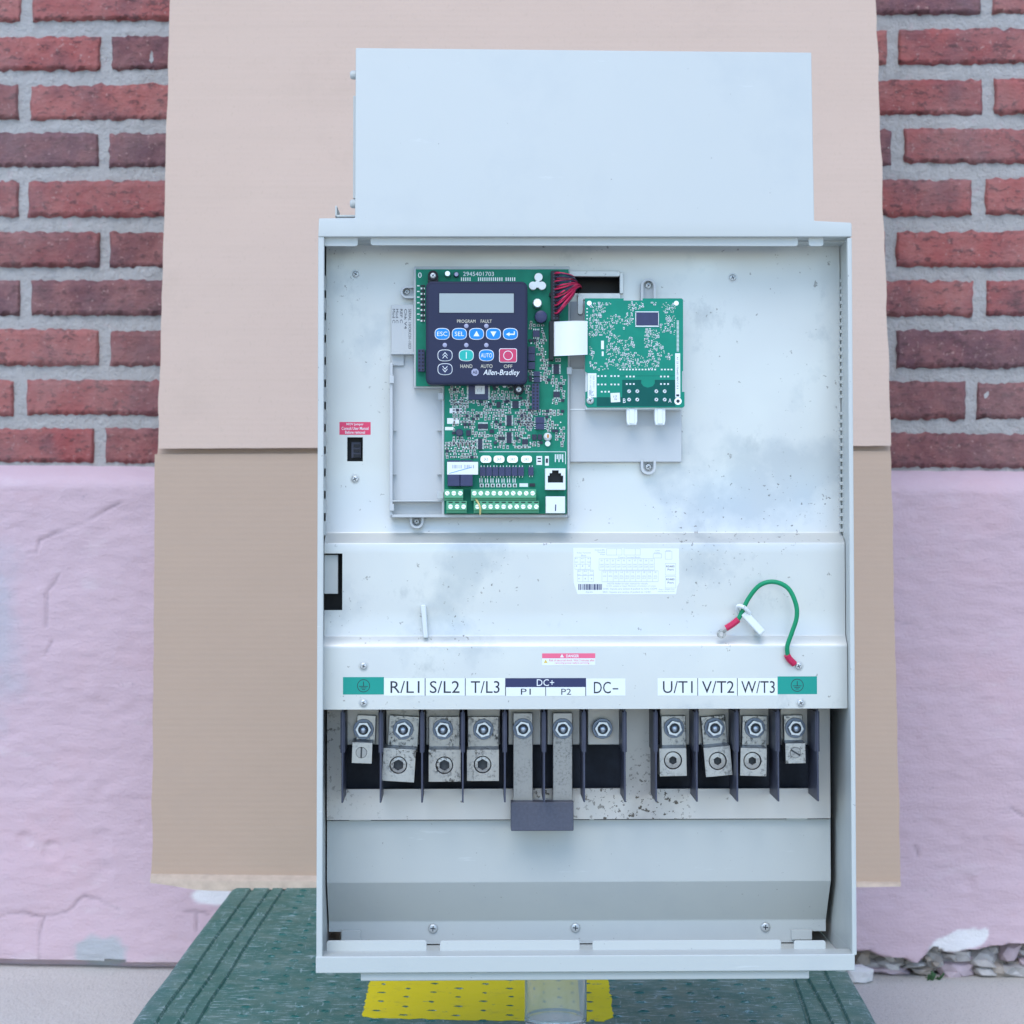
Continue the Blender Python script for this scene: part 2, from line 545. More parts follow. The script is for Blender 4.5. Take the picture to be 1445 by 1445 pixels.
for ci, (za, zb, xl, xr) in enumerate(course):
    n = max(1, round((xr - xl) / 0.213))
    p = (xr - xl) / n
    js = [xl + p * k + (0 if k in (0, n) else rnd.uniform(-.006, .006)) for k in range(n + 1)]
    while js[0] > -WX + .1:
        js.insert(0, js[0] - p + rnd.uniform(-.005, .005))
    while js[-1] < WX - .1:
        js.append(js[-1] + p + rnd.uniform(-.005, .005))
    for a, b_ in zip(js[:-1], js[1:]):
        wdt = b_ - a - GAP + rnd.uniform(-.003, .003)
        o = link('brick', BR[rnd.randrange(12)], wall, ((a + b_) / 2, rnd.uniform(-.002, .0015), (za + zb) / 2 + rnd.uniform(-.001, .001)),
                 (wdt, 1, (za - zb) * rnd.uniform(1.0, 1.05)), (0, rnd.uniform(-.006, .006), 0))
        u = rnd.random() ** 1.35
        o.color = (u, u, u, 1)
        if ci in (8, 9) and a > 0.3: o.color = (0.10,) * 3 + (1,)
        if ci == 3 and abs(b_ - qw(250, 200)[0]) < .12: o.color = (0.02,) * 3 + (1,)
        nb += 1
z_top = course[-1][0] + 0.02
z_led = qw(110, 657)[1]
# mortar bed: a rough slab behind the brick faces
nx, nz = 500, 150
vs, fs = [], []
for j in range(nz + 1):
    for i in range(nx + 1):
        x = -WX + 2 * WX * i / nx
        z = z_led - 0.03 + (z_top - z_led + 0.03) * j / nz
        p = Vector((x, 0, z))
        vs.append((x, 0.0026 + noise.noise(p * 22) * 0.0014 + noise.noise(p * 70) * 0.0014, z))
W = nx + 1
fs = [(j * W + i, j * W + i + 1, (j + 1) * W + i + 1, (j + 1) * W + i) for j in range(nz) for i in range(nx)]
mb = MB()
mb.add(vs, fs)
mb.box(-WX, WX, 0.02, 0.25, -0.3, z_top - 0.002)
part('mortar', mb, ['mortar'], wall, angle=60)

# lavender plinth with cracks
def mk_plinth():
    m, t, b = new_mat('lavender_render')
    co = coords(t)
    base = mix(t, noise_tex(t, co, 2.2, 4), (0.585, 0.415, 0.46), (0.605, 0.46, 0.51))
    base = mix(t, ramp(t, noise_tex(t, co, 9.0, 6, 0.65), 0.52, 0.72, 0, 0.5), base, (0.62, 0.41, 0.445))
    base = mix(t, ramp(t, noise_tex(t, co, 30.0, 5, 0.7, (0.5, 1, 1)), 0.58, 0.74, 0, 0.4), base, (0.66, 0.57, 0.59))
    base = mix(t, ramp(t, noise_tex(t, co, 55.0, 4, 0.7), 0.66, 0.74, 0, 0.5), base, (0.36, 0.27, 0.32))
    for att, col in (('bluish', (0.42, 0.45, 0.50)), ('bare', (0.44, 0.45, 0.47)), ('chalk', (0.80, 0.78, 0.78)), ('crack', (0.27, 0.20, 0.235)), ('stone', (0.36, 0.32, 0.30))):
        a = nd(t, 'ShaderNodeAttribute', attribute_name=att)
        base = mix(t, a.outputs['Fac'], base, col)
    t.links.new(base, b.inputs['Base Color'])
    b.inputs['Roughness'].default_value = 0.7
    bump(t, b, noise_tex(t, co, 38.0, 6, 0.65, (0.35, 1, 1)), 0.2, 0.006)
    bump(t, b, noise_tex(t, co, 260.0, 4, 0.7), 0.5, 0.0025)
    bump(t, b, noise_tex(t, co, 90.0, 4, 0.6, (0.3, 1, 1)), 0.4, 0.004)
    return m
M['plinth'] = mk_plinth()

def seg_d(p, a, b_):
    ax, az = a; bx, bz = b_
    dx, dz = bx - ax, bz - az
    t_ = max(0, min(1, ((p[0] - ax) * dx + (p[1] - az) * dz) / (dx * dx + dz * dz + 1e-12)))
    return math.hypot(p[0] - ax - t_ * dx, p[1] - az - t_ * dz)
PL_Y = -0.030        # plinth stands this far proud of the bricks
def qp(px, py):
    return qw(px, py, PL_Y)
crack_px = [[(172, 708), (140, 725), (118, 738), (75, 752), (55, 762), (52, 778), (38, 778)], [(82, 812), (78, 820), (66, 830), (65, 885)], [(74, 905), (62, 925)],
            [(0, 1293), (30, 1285), (64, 1292), (95, 1285), (122, 1262), (140, 1268), (170, 1282)], [(66, 1292), (59, 1312), (59, 1350)],
            [(262, 1282), (280, 1286), (296, 1288)], [(278, 1288), (280, 1310)], [(1260, 875), (1300, 885)], [(1290, 1195), (1296, 1206)], [(1425, 1140), (1445, 1152)]]
cracks = [[qp(*p) for p in c] for c in crack_px]
pits = [(qp(75, 1200), .012, .010), (qp(145, 1185), .012, .007), (qp(36, 1185), .010, .007), (qp(1366, 1246), .009, .008), (qp(1352, 1178), .008, .005), (qp(1389, 1188), .004, .006),
        (qp(1292, 1042), .006, .004), (qp(130, 975), .010, -.004), (qp(140, 1112), .012, .004), (qp(145, 1228), .014, .006), (qp(198, 1164), .005, .005)]
def blob(p, c, rx, rz, seed=0, soft=0.25):
    d = math.hypot((p[0] - c[0]) / rx, (p[1] - c[1]) / rz)
    d += 0.35 * noise.noise(Vector((p[0] * 28 + seed, seed, p[1] * 28))) + 0.15 * noise.noise(Vector((p[0] * 90, seed, p[1] * 90)))
    return max(0, min(1, (1 - d) / soft))
bl_c, bare_c, chalk1, chalk2 = qp(-12, 890), qp(145, 1342), qp(302, 1262), qp(1352, 1328)
# lower edge of the render on the right, where it has broken away from the footing stones
brk = [qp(x, y) for x, y in ((1150, 1338), (1210, 1340), (1262, 1350), (1296, 1355), (1318, 1335), (1345, 1344), (1372, 1338), (1400, 1335), (1430, 1330), (1480, 1335), (1560, 1350))]
def brk_z(x):
    if x < brk[0][0] or x > brk[-1][0]:
        return -9
    for a, b_ in zip(brk[:-1], brk[1:]):
        if a[0] <= x <= b_[0]:
            return a[1] + (b_[1] - a[1]) * (x - a[0]) / (b_[0] - a[0])
    return -9
st = 0.0030
gx = [-WX + .02 * i for i in range(int((WX - .78) / .02))]
fx = [-.78 + .0030 * i for i in range(int(1.56 / .0030))]
gx = gx + fx + [.78 + (WX - .78) * i / 62 for i in range(63)]
nx = len(gx) - 1
zs = []
zl = z_led
nz = int((zl + 0.01) / st)
vs, fs = [], []
att = {k: [] for k in ('bluish', 'bare', 'chalk', 'crack', 'stone')}
z_lip = qp(110, 690)[1]
for j in range(nz + 1):
    for i in range(nx + 1):
        x = gx[i]
        z = -0.01 + (zl + 0.01) * j / nz
        p3 = Vector((x, 0.0, z))
        y = PL_Y + noise.noise(Vector((x * 3, 1, z * 5))) * 0.004 + noise.noise(Vector((x * 11, 2, z * 22))) * 0.0015 + noise.noise(Vector((x * 40, 3, z * 70))) * 0.0011
        low = max(0, 1 - z / 0.16)
        y -= 0.012 * low + low * 0.007 * noise.noise(Vector((x * 9, 4, z * 14)))
        if z > z_lip:                              # sloping ledge up to the bricks
            f = (z - z_lip) / (zl - z_lip)
            y += (0.034) * f * f
        ck = st_ = 0.0
        if -0.85 < x < 0.85:
            for c in cracks:
                if not (min(q_[0] for q_ in c) - .02 < x < max(q_[0] for q_ in c) + .02):
                    continue
                wob = noise.noise(Vector((x * 60, 7, z * 60))) * 0.004
                d = min(seg_d((x, z + wob), a, b_) for a, b_ in zip(c[:-1], c[1:]))
                ck = max(ck, max(0, 1 - d / 0.0027) * (0.55 + .45 * noise.noise(Vector((x * 25, 3, z * 25)))))
            for (c, r_, dp) in pits:
                d = math.hypot(x - c[0], z - c[1]) / r_
                if d < 1.4:
                    y += .45 * dp * max(0, 1 - d * d * .6) * (0.7 + .5 * noise.noise(p3 * 90))
            bz = brk_z(x) + noise.noise(Vector((x * 50, 9, 0))) * 0.006
            if z < bz:
                st_ = min(1, (bz - z) / 0.003)
                y += 0.038 * min(1, (bz - z) / 0.006)
        y += ck * 0.0035
        if z < .007 + .003 * noise.noise(Vector((x * 18, 5, 0))):
            y += .022
        vs.append((x, y, z))
        near = -0.95 < x < 0.95
        p2 = (x, z)
        att['bluish'].append(blob(p2, bl_c, .055, .15, 1, .7) * .55 if near else 0)
        att['bare'].append(blob(p2, bare_c, .042, .026, 2) if near else 0)
        att['chalk'].append(max(blob(p2, chalk1, .03, .014, 3), blob((x, z - .25 * (x - chalk2[0])), chalk2, .042, .015, 4, .08), 0.15 * max(0, min(1, (0.014 - z + .02 * noise.noise(p3 * 24)) / .012)) * (st_ < .1)) if near else 0)
        att['crack'].append(min(1, ck * 1.1) * 0.8)
        att['stone'].append(st_)
W = nx + 1
fs = [(j * W + i, j * W + i + 1, (j + 1) * W + i + 1, (j + 1) * W + i) for j in range(nz) for i in range(nx)]
mb = MB()
mb.add(vs, fs)
pl = part('painted_plinth', mb, ['plinth'], wall, angle=70, label='lavender painted render plinth with cracks and chips')
for k, a in att.items():
    pl.data.attributes.new(k, 'FLOAT', 'POINT').data.foreach_set('value', a)

# footing stones showing where the render has fallen off
M['stone'] = simple('footing_stone', (0.46, 0.44, 0.43), 0.85, 0, 0.35, 30, 1.0, 140)
M['stone_b'] = simple('rusty_stone', (0.37, 0.32, 0.28), 0.85, 0, 0.4, 30, 1.0, 140)
M['stone_p'] = simple('painted_stone', (0.52, 0.42, 0.46), 0.85, 0, 0.3, 30, 1.0, 140)
M['rock_w'] = simple('white_rock', (0.66, 0.64, 0.63), 0.8, 0, 0.12, 40, 0.6, 120)
def rock(name, c, size, mat, parent, seed, sub=2):
    bm = bmesh.new()
    bmesh.ops.create_icosphere(bm, subdivisions=sub, radius=1.0)
    for v in bm.verts:
        n = noise.noise(v.co * 1.3 + Vector((seed * 3.1, 0, 0))) * .35 + noise.noise(v.co * 3.5 + Vector((seed, 0, 0))) * .12
        d = v.co.copy()
        k = max(abs(d.x), abs(d.y), abs(d.z))
        d = d.lerp(d / k, .7) * (1 + n)
        v.co = Vector((d.x * size[0], d.y * size[1], d.z * size[2]))
    me = bpy.data.meshes.new(name)
    bm.to_mesh(me); bm.free()
    me.materials.append(M[mat])
    me.polygons.foreach_set('use_smooth', [True] * len(me.polygons))
    me.set_sharp_from_angle(angle=R(18))
    return link(name, me, parent, c)
for i, (px, py, wpx, hpx, mt) in enumerate(((1218, 1352, 20, 22, 'stone_b'), (1255, 1358, 46, 12, 'stone'), (1248, 1372, 58, 11, 'stone_p'), (1293, 1361, 30, 10, 'stone'), (1318, 1352, 22, 26, 'stone'),
                                            (1302, 1375, 28, 10, 'stone_b'), (1350, 1368, 44, 22, 'stone_p'), (1342, 1350, 30, 14, 'stone'), (1388, 1352, 34, 24, 'stone'), (1400, 1372, 40, 16, 'stone_b'), (1425, 1345, 26, 26, 'stone_p'),
                                            (1436, 1370, 40, 20, 'stone'), (1475, 1362, 44, 34, 'stone'), (1520, 1365, 40, 30, 'stone_b'))):
    x, z = qw(px, py, -0.01)
    s = 1 / 1050
    rock('footing_stone', (x, 0.012, max(z, 0.008)), (wpx * s / 2 * 1.15, 0.03, hpx * s / 2 * 1.15), mt, wall, i + 3)
r2 = random.Random(21)
for i in range(46):
    px = r2.uniform(1208, 1500)
    zt_ = brk_z(qw(px, 1350, -0.01)[0])
    x = qw(px, 1350, -0.01)[0]
    z = r2.uniform(0.004, max(.012, min(.042, zt_)))
    s = r2.uniform(.003, .009)
    rock('footing_stone', (x, r2.uniform(-.014, .008), z), (s * r2.uniform(1, 2.2), s * 1.6, s), r2.choice(('stone', 'stone_b', 'stone_p', 'stone', 'rock_w')), wall, i + 60, 1)
# weeds in the gap
mb = MB()
x, z = qw(1318, 1372, -0.03)
for i in range(22):
    a, h = rnd.uniform(0, 6.28), rnd.uniform(.004, .010)
    bx, by = x + rnd.uniform(-.01, .01), -0.03 + rnd.uniform(-.008, .008)
    mb.add([(bx - .0015, by, 0.0), (bx + .0015, by, 0.0), (bx + math.cos(a) * .006 + .0015, by + math.sin(a) * .006, h), (bx + math.cos(a) * .006, by + math.sin(a) * .006, h + .003)], [(0, 1, 2, 3)])
M['weed'] = simple('weed_green', (0.05, 0.12, 0.05), 0.7)
o = part('weeds', mb, ['weed'], wall)
o['kind'] = 'stuff'

# white stone lying on the pavement
p = CAMP + ray(1211, 1383) * (FPX * CAMZ / (1383 - HY))
s_ = rock('stone', (p.x, p.y - .01, 0.009), (0.016, 0.012, 0.0115), 'rock_w', None, 31)
thing(s_, 'small chalky white stone on the pavement at the wall foot beside the cart', 'stone')

# ================================================================== platform cart
DECK = 0.20
def gp(px, py, z=DECK):
    Y = FPX * (CAMZ - z) / (py - HY)
    return (px - CX) / FPX * Y, Y
def line(p, q_):
    (xa, ya), (xb, yb) = gp(*p), gp(*q_)
    return lambda Y: xa + (xb - xa) * (Y - ya) / (yb - ya)
lft, rgt = line((324, 1255), (184, 1440)), line((1200.5, 1372), (1242, 1445))
Y0, Y1 = 1.22, 2.43
gl = [line((352, 1258), (223, 1440)), line((367, 1275), (258, 1435)), line((387, 1275), (284, 1435))]
gr_ = [line((1121, 1381), (1143, 1445)), line((1140, 1381), (1175, 1445)), line((1164, 1372), (1199, 1445))]
def mk_deck():
    m, t, b = new_mat('green_deck_paint')
    co = coords(t)
    base = mix(t, noise_tex(t, co, 7.0, 5), (0.012, 0.098, 0.080), (0.030, 0.150, 0.122))
    base = mix(t, ramp(t, noise_tex(t, co, 16.0, 6, 0.7), 0.44, 0.66, 0, 0.4), base, (0.13, 0.23, 0.205))
    sc1 = ramp(t, noise_tex(t, co, 55.0, 6, 0.7, (0.45, 1.2, 1)), 0.64, 0.72)
    sc2 = ramp(t, noise_tex(t, co, 140.0, 4, 0.7, (0.35, 1.4, 1)), 0.61, 0.67)
    base = mix(t, mulf(t, sc1, 0.6), base, (0.28, 0.42, 0.41))
    base = mix(t, mulf(t, sc2, 0.7), base, (0.42, 0.54, 0.54))
    sc3 = ramp(t, noise_tex(t, co, 210.0, 5, 0.75, (0.22, 1.3, 1)), 0.575, 0.61)
    base = mix(t, mulf(t, sc3, 0.6), base, (0.45, 0.56, 0.56))
    sc4 = ramp(t, noise_tex(t, co, 190.0, 5, 0.75, (1.2, 0.18, 1)), 0.605, 0.64)
    base = mix(t, mulf(t, sc4, 0.5), base, (0.40, 0.52, 0.52))
    base = mix(t, ramp(t, noise_tex(t, co, 90.0, 4, 0.7), 0.72, 0.76, 0, 0.8), base, (0.02, 0.34, 0.24))
    t.links.new(base, b.inputs['Base Color'])
    t.links.new(ramp(t, noise_tex(t, co, 35.0, 5), 0.3, 0.7, 0.30, 0.52), b.inputs['Roughness'])
    b.inputs['Specular IOR Level'].default_value = 0.22
    bump(t, b, noise_tex(t, co, 60.0, 5, 0.6), 0.25, 0.002)
    bump(t, b, sc2, 0.3, 0.0005)
    return m
M['deck'] = mk_deck()
M['deck_y'] = None
def mk_yellow():
    m, t, b = new_mat('yellow_deck_paint')
    co = coords(t)
    base = mix(t, noise_tex(t, co, 14.0, 5), (0.66, 0.52, 0.004), (0.80, 0.63, 0.006))
    base = mix(t, ramp(t, noise_tex(t, co, 60.0, 5, 0.7), 0.56, 0.72, 0, 0.4), base, (0.34, 0.28, 0.05))
    base = mix(t, ramp(t, noise_tex(t, co, 110.0, 5, 0.75, (0.5, 1, 1)), 0.635, 0.67, 0, 0.85), base, (0.07, 0.17, 0.14))
    t.links.new(base, b.inputs['Base Color'])
    b.inputs['Roughness'].default_value = 0.5
    b.inputs['Specular IOR Level'].default_value = 0.12
    bump(t, b, noise_tex(t, co, 60.0, 4), 0.3, 0.002)
    return m
M['yellow'] = mk_yellow()
cart = bpy.data.objects.new('platform_cart', None)
COL.objects.link(cart)
mid = ((lft(1.8) + rgt(1.8)) / 2, 1.8)
cart.location = (mid[0], mid[1], 0)
thing(cart, 'scuffed green platform cart with a yellow painted patch under the drive', 'cart')
bpy.context.view_layer.update()
def cpart(name, mb, mats, **kw):
    mb.v = [(x - mid[0], y - mid[1], z) for x, y, z in mb.v]
    return part(name, mb, mats, cart, **kw)
mb = MB()
ysn = [Y0 + (Y1 - Y0) * i / 60 for i in range(61)]
secs = []
for Y in ysn:
    pr = [(lft(Y) + .0, DECK - 0.045), (lft(Y), DECK - 0.006), (lft(Y) + .002, DECK - 0.002), (lft(Y) + .007, DECK)]
    for g_ in gl:
        x = g_(Y)
        pr += [(x - .0024, DECK), (x - .0008, DECK - .0026), (x + .0008, DECK - .0026), (x + .0024, DECK)]
    for g_ in gr_:
        x = g_(Y)
        pr += [(x - .0024, DECK), (x - .0008, DECK - .0026), (x + .0008, DECK - .0026), (x + .0024, DECK)]
    pr += [(rgt(Y) - .007, DECK), (rgt(Y) - .002, DECK - .002), (rgt(Y), DECK - .006), (rgt(Y), DECK - .045)]
    wv = 0.0012
    secs.append([(x + wv * noise.noise(Vector((Y * 9, x * 2, 0))), Y, z) for x, z in pr])
n = len(secs[0])
vs = [p for s in secs for p in s]
fs = [(j * n + i, j * n + i + 1, (j + 1) * n + i + 1, (j + 1) * n + i) for j in range(60) for i in range(n - 1)]
fs += [(j * n + n - 1, j * n, (j + 1) * n, (j + 1) * n + n - 1) for j in range(60)]
fs += [tuple(range(n)), tuple(range(60 * n + n - 1, 60 * n - 1, -1))]
mb.add(vs, fs)
cpart('deck', mb, ['deck'])
# yellow patch
pts = []
ol = [(524, 1372), (600, 1368), (720, 1368), (850, 1372), (858, 1384), (862, 1410), (866, 1436), (850, 1441), (760, 1441), (680, 1440), (600, 1438), (530, 1437), (511, 1435), (517, 1408)]
poly = [gp(*p) for p in ol]
dense = []
for a, b_ in zip(poly, poly[1:] + poly[:1]):
    k = max(2, int(math.dist(a, b_) / .004))
    for i in range(k):
        f = i / k
        x, y = a[0] + (b_[0] - a[0]) * f, a[1] + (b_[1] - a[1]) * f
        dense.append((x + .0022 * noise.noise(Vector((x * 130, y * 130, 0))), y + .004 * noise.noise(Vector((x * 110, y * 110, 5)))))
mb = MB()
k = len(dense)
mb.add([(x, y, DECK + .0004) for x, y in dense] + [(x, y, DECK - .001) for x, y in dense], [tuple(range(k))] + [((i + 1) % k, i, k + i, k + (i + 1) % k) for i in range(k)])
cpart('yellow_paint_patch', mb, ['yellow'], smooth=False, label='yellow painted patch with worn ragged edges')
# raised tread lozenges
mb = MB()
px_, py_ = 0.046, 0.032
x_lo, x_hi = 0.0, 0.0
for cxi in range(-14, 15):
    for ryi in range(0, 40):
        x = gp(684, 1400)[0] + cxi * px_ / 2
        y = 1.30 + ryi * py_ + (py_ / 2 if cxi % 2 else 0)
        if y > Y1 - .04 or not (gl[2](y) + .02 < x < gr_[0](y) - .02):
            continue
        a, b_, h = .0060 * rnd.uniform(.55, 1.1), .0058 * rnd.uniform(.4, 1.1), .0012
        x += rnd.uniform(-.001, .001); y += rnd.uniform(-.0015, .0015)
        mb.add([(x - a, y, DECK - .0002), (x, y - b_, DECK - .0002), (x + a, y, DECK - .0002), (x, y + b_, DECK - .0002), (x - a * .35, y, DECK + h), (x + a * .35, y, DECK + h)],
               [(0, 1, 5, 4), (1, 2, 5), (2, 3, 4, 5), (3, 0, 4)])
cpart('tread', mb, ['deck'], kind='stuff', smooth=False)
# under-frame and casters
mb = MB()
for f in (0.12, 0.88):
    xa, xb = (lft(Y) + (rgt(Y) - lft(Y)) * f for Y in (Y0 + .05, Y1 - .05))
    mb.box(min(xa, xb) - .02, max(xa, xb) + .02, Y0 + .05, Y1 - .05, DECK - .075, DECK - .046)
cpart('under_frame', mb, ['black'], bevel=.002)
for f in (0.14, 0.86):
    for Y in (Y0 + .13, Y1 - .13):
        x = lft(Y) + (rgt(Y) - lft(Y)) * f
        mb = MB()
        mb.box(x - .035, x + .035, Y - .04, Y + .04, DECK - .082, DECK - .0755)
        for s in (-1, 1):
            mb.box(x + s * .022 - .002, x + s * .022 + .002, Y - .02, Y + .02, .045, DECK - .0822)
        mb.tube([(x - .018, Y, .05), (x + .018, Y, .05)], .05, 20)
        cpart('caster', mb, ['black'])

# ================================================================== cardboard behind the drive
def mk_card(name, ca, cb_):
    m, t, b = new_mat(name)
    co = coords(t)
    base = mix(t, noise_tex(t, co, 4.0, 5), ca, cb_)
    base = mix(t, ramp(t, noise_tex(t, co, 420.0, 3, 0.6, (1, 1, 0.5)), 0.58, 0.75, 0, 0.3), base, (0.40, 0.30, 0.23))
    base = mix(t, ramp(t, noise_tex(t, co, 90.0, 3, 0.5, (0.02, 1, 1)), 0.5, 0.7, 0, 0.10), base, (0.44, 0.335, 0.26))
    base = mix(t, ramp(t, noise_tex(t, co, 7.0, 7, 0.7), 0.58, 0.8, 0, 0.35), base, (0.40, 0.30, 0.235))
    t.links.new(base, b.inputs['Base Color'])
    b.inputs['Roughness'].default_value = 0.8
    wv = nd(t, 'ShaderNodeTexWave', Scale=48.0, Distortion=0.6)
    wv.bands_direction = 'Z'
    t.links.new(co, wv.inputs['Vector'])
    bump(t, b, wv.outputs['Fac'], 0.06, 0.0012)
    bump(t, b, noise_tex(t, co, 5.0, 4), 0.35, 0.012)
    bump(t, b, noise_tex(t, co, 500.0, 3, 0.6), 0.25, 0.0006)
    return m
M['card'] = mk_card('pale_kraft_cardboard', (0.525, 0.385, 0.305), (0.575, 0.425, 0.34))
M['card_shaded'] = mk_card('shaded_kraft_cardboard', (0.435, 0.308, 0.225), (0.475, 0.34, 0.25))  # darker, browner copy: the lower panel's shade is put into its colour
M['card_in'] = simple('torn_cardboard', (0.50, 0.39, 0.30), 0.9, 0, 0.15, 80, 0.4, 200)
card = bpy.data.objects.new('cardboard_sheet', None)
COL.objects.link(card)
YB, YS, YT = 2.40, 2.447, 2.553          # depth at the bottom edge, at the crease, at the top of the frame
def at(px, py, Y):
    return CAMP + ray(px, py) * Y
card.location = at(742, 1249, YB)
bpy.context.view_layer.update()
thing(card, 'large creased brown cardboard sheet propped up behind the drive', 'cardboard')
def cgrid(corners, nu, nv, thick, warp=0.004, bottom=None, top=None):
    bl, br, tl, tr = corners
    o = card.location
    mb = MB()
    vs = []
    for lay in (0, 1):
        for j in range(nv + 1):
            for i in range(nu + 1):
                u, v = i / nu, j / nv
                p = bl.lerp(br, u).lerp(tl.lerp(tr, u), v)
                p = p + Vector((0, warp * noise.noise(Vector((p.x * 2.2, p.z * 2.2, 4))), 0))
                if j == 0 and bottom: p = p + Vector((0, 0, bottom(u)))
                if j == nv and top: p = p + Vector((0, 0, top(u)))
                if i in (0, nu): p.x += .0018 * noise.noise(Vector((0, p.z * 22, i))) + .0008 * noise.noise(Vector((0, p.z * 80, i)))
                vs.append(tuple(p + Vector((0, thick * lay, 0)) - o))
    W, N = nu + 1, (nu + 1) * (nv + 1)
    fs = [(j * W + i, j * W + i + 1, (j + 1) * W + i + 1, (j + 1) * W + i) for j in range(nv) for i in range(nu)]
    fs += [tuple(N + k for k in reversed(f)) for f in fs]
    rim = list(range(W)) + [j * W + nu for j in range(1, nv + 1)] + [nv * W + i for i in range(nu - 1, -1, -1)] + [j * W for j in range(nv - 1, 0, -1)]
    mb.add(vs, fs)
    k = len(rim)
    for a in range(k):
        mb.f.append([rim[(a + 1) % k], rim[a], N + rim[a], N + rim[(a + 1) % k]])
        mb.m.append(1)
    return mb
rag = lambda s, a: (lambda u: a * noise.noise(Vector((u * 60, s, 0))) + a * .5 * noise.noise(Vector((u * 200, s, 0))))
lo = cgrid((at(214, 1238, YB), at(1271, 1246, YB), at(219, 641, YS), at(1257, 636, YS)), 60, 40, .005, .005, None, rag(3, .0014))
part('lower_panel', lo, ['card_shaded', 'card_in'], card, angle=40)
kz = 1.20      # upper panel runs on above the frame
tl0, tr0 = at(240, 0, YT), at(1236, 0, YT)
bl0, br0 = at(223, 633, YS - .005), at(1258, 629, YS - .005)
up = cgrid((bl0, br0, bl0.lerp(tl0, kz), br0.lerp(tr0, kz)), 60, 44, .005, .006, rag(8, .0008), None)
part('upper_panel', up, ['card', 'card_in'], card, angle=40)
# inner liner behind the crease and the strip folded over at the foot
ln = cgrid((at(221, 660, YS + .007), at(1256, 655, YS + .007), at(224, 610, YS + .010), at(1256, 606, YS + .010)), 40, 3, .002, .001)
part('crease_liner', ln, ['card', 'card_in'], card)
def dip(u):
    return -.004 - .010 * math.exp(-((u - .08) / .06) ** 2) * 0 + .0022 * noise.noise(Vector((u * 14, 1, 0))) + (.004 * max(0, 1 - u / .06)) - .0045 * min(1, u / .05) * (1 - .8 * u) + .0035 * u
ft = cgrid((at(213.5, 1246, YB - .016), at(1271, 1249.5, YB - .010), at(214, 1233, YB - .0008), at(1271, 1244.5, YB - .0008)), 80, 4, .003, .001, dip, None)
part('foot_strip', ft, ['card_in', 'card_in'], card)
tt = bl0.lerp(tl0, kz); tr_ = br0.lerp(tr0, kz)
fl = cgrid((tt + Vector((0, .006, 0)), tr_ + Vector((0, .006, 0)), tt + Vector((0, .24, .03)), tr_ + Vector((0, .20, .03))), 20, 8, .005, .0)
part('top_flap', fl, ['card', 'card_in'], card)

# ================================================================== the motor drive (millimetres, local frame: x right, y back, z up)
DM = frame(826, 1370, 1.48, R(1.2), R(2.2))
qm = measure(DM)
def q(px, py, d=0.0):
    x, z = qm(px, py, d * 0.001)
    return x * 1000, z * 1000
drive = bpy.data.objects.new('motor_drive', None)
COL.objects.link(drive)
drive.matrix_world = DM
thing(drive, 'open pale grey variable frequency motor drive with keypad and exposed circuit boards', 'motor drive')
mm = lambda: MB(0.001)
def pr(px0, py0, px1, py1, d):
    x0, z1 = q(px0, py0, d)
    x1, z0 = q(px1, py1, d)
    return x0, x1, z0, z1
def pbox(mb, px0, py0, px1, py1, d0, d1, mat=0):
    x0, x1, z0, z1 = pr(px0, py0, px1, py1, d0)
    mb.box(x0, x1, d0, d1, z0, z1, mat)
def rrect(x0, x1, z0, z1, r, n=4):
    pts = []
    for cx, cz, a0 in ((x1 - r, z1 - r, 0), (x0 + r, z1 - r, 90), (x0 + r, z0 + r, 180), (x1 - r, z0 + r, 270)):
        for k in range(n + 1):
            a = R(a0 + 90 * k / n)
            pts.append((cx + r * math.cos(a), cz + r * math.sin(a)))
    return pts
def ptext(mb, s, px0, py0, px1, py1, d, mat, **kw):
    x0, x1, z0, z1 = pr(px0, py0, px1, py1, d)
    put_text(mb, s, x0, x1, z0, z1, d, mat, **kw)
def pline(mb, pxa, pya, pxb, pyb, wpx, d, mat, th=0.03):
    if abs(pya - pyb) < abs(pxa - pxb):
        pbox(mb, pxa, pya - wpx / 2, pxb, pyb + wpx / 2, d, d + th, mat)
    else:
        pbox(mb, pxa - wpx / 2, pya, pxb + wpx / 2, pyb, d, d + th, mat)
PXMM = 2.03

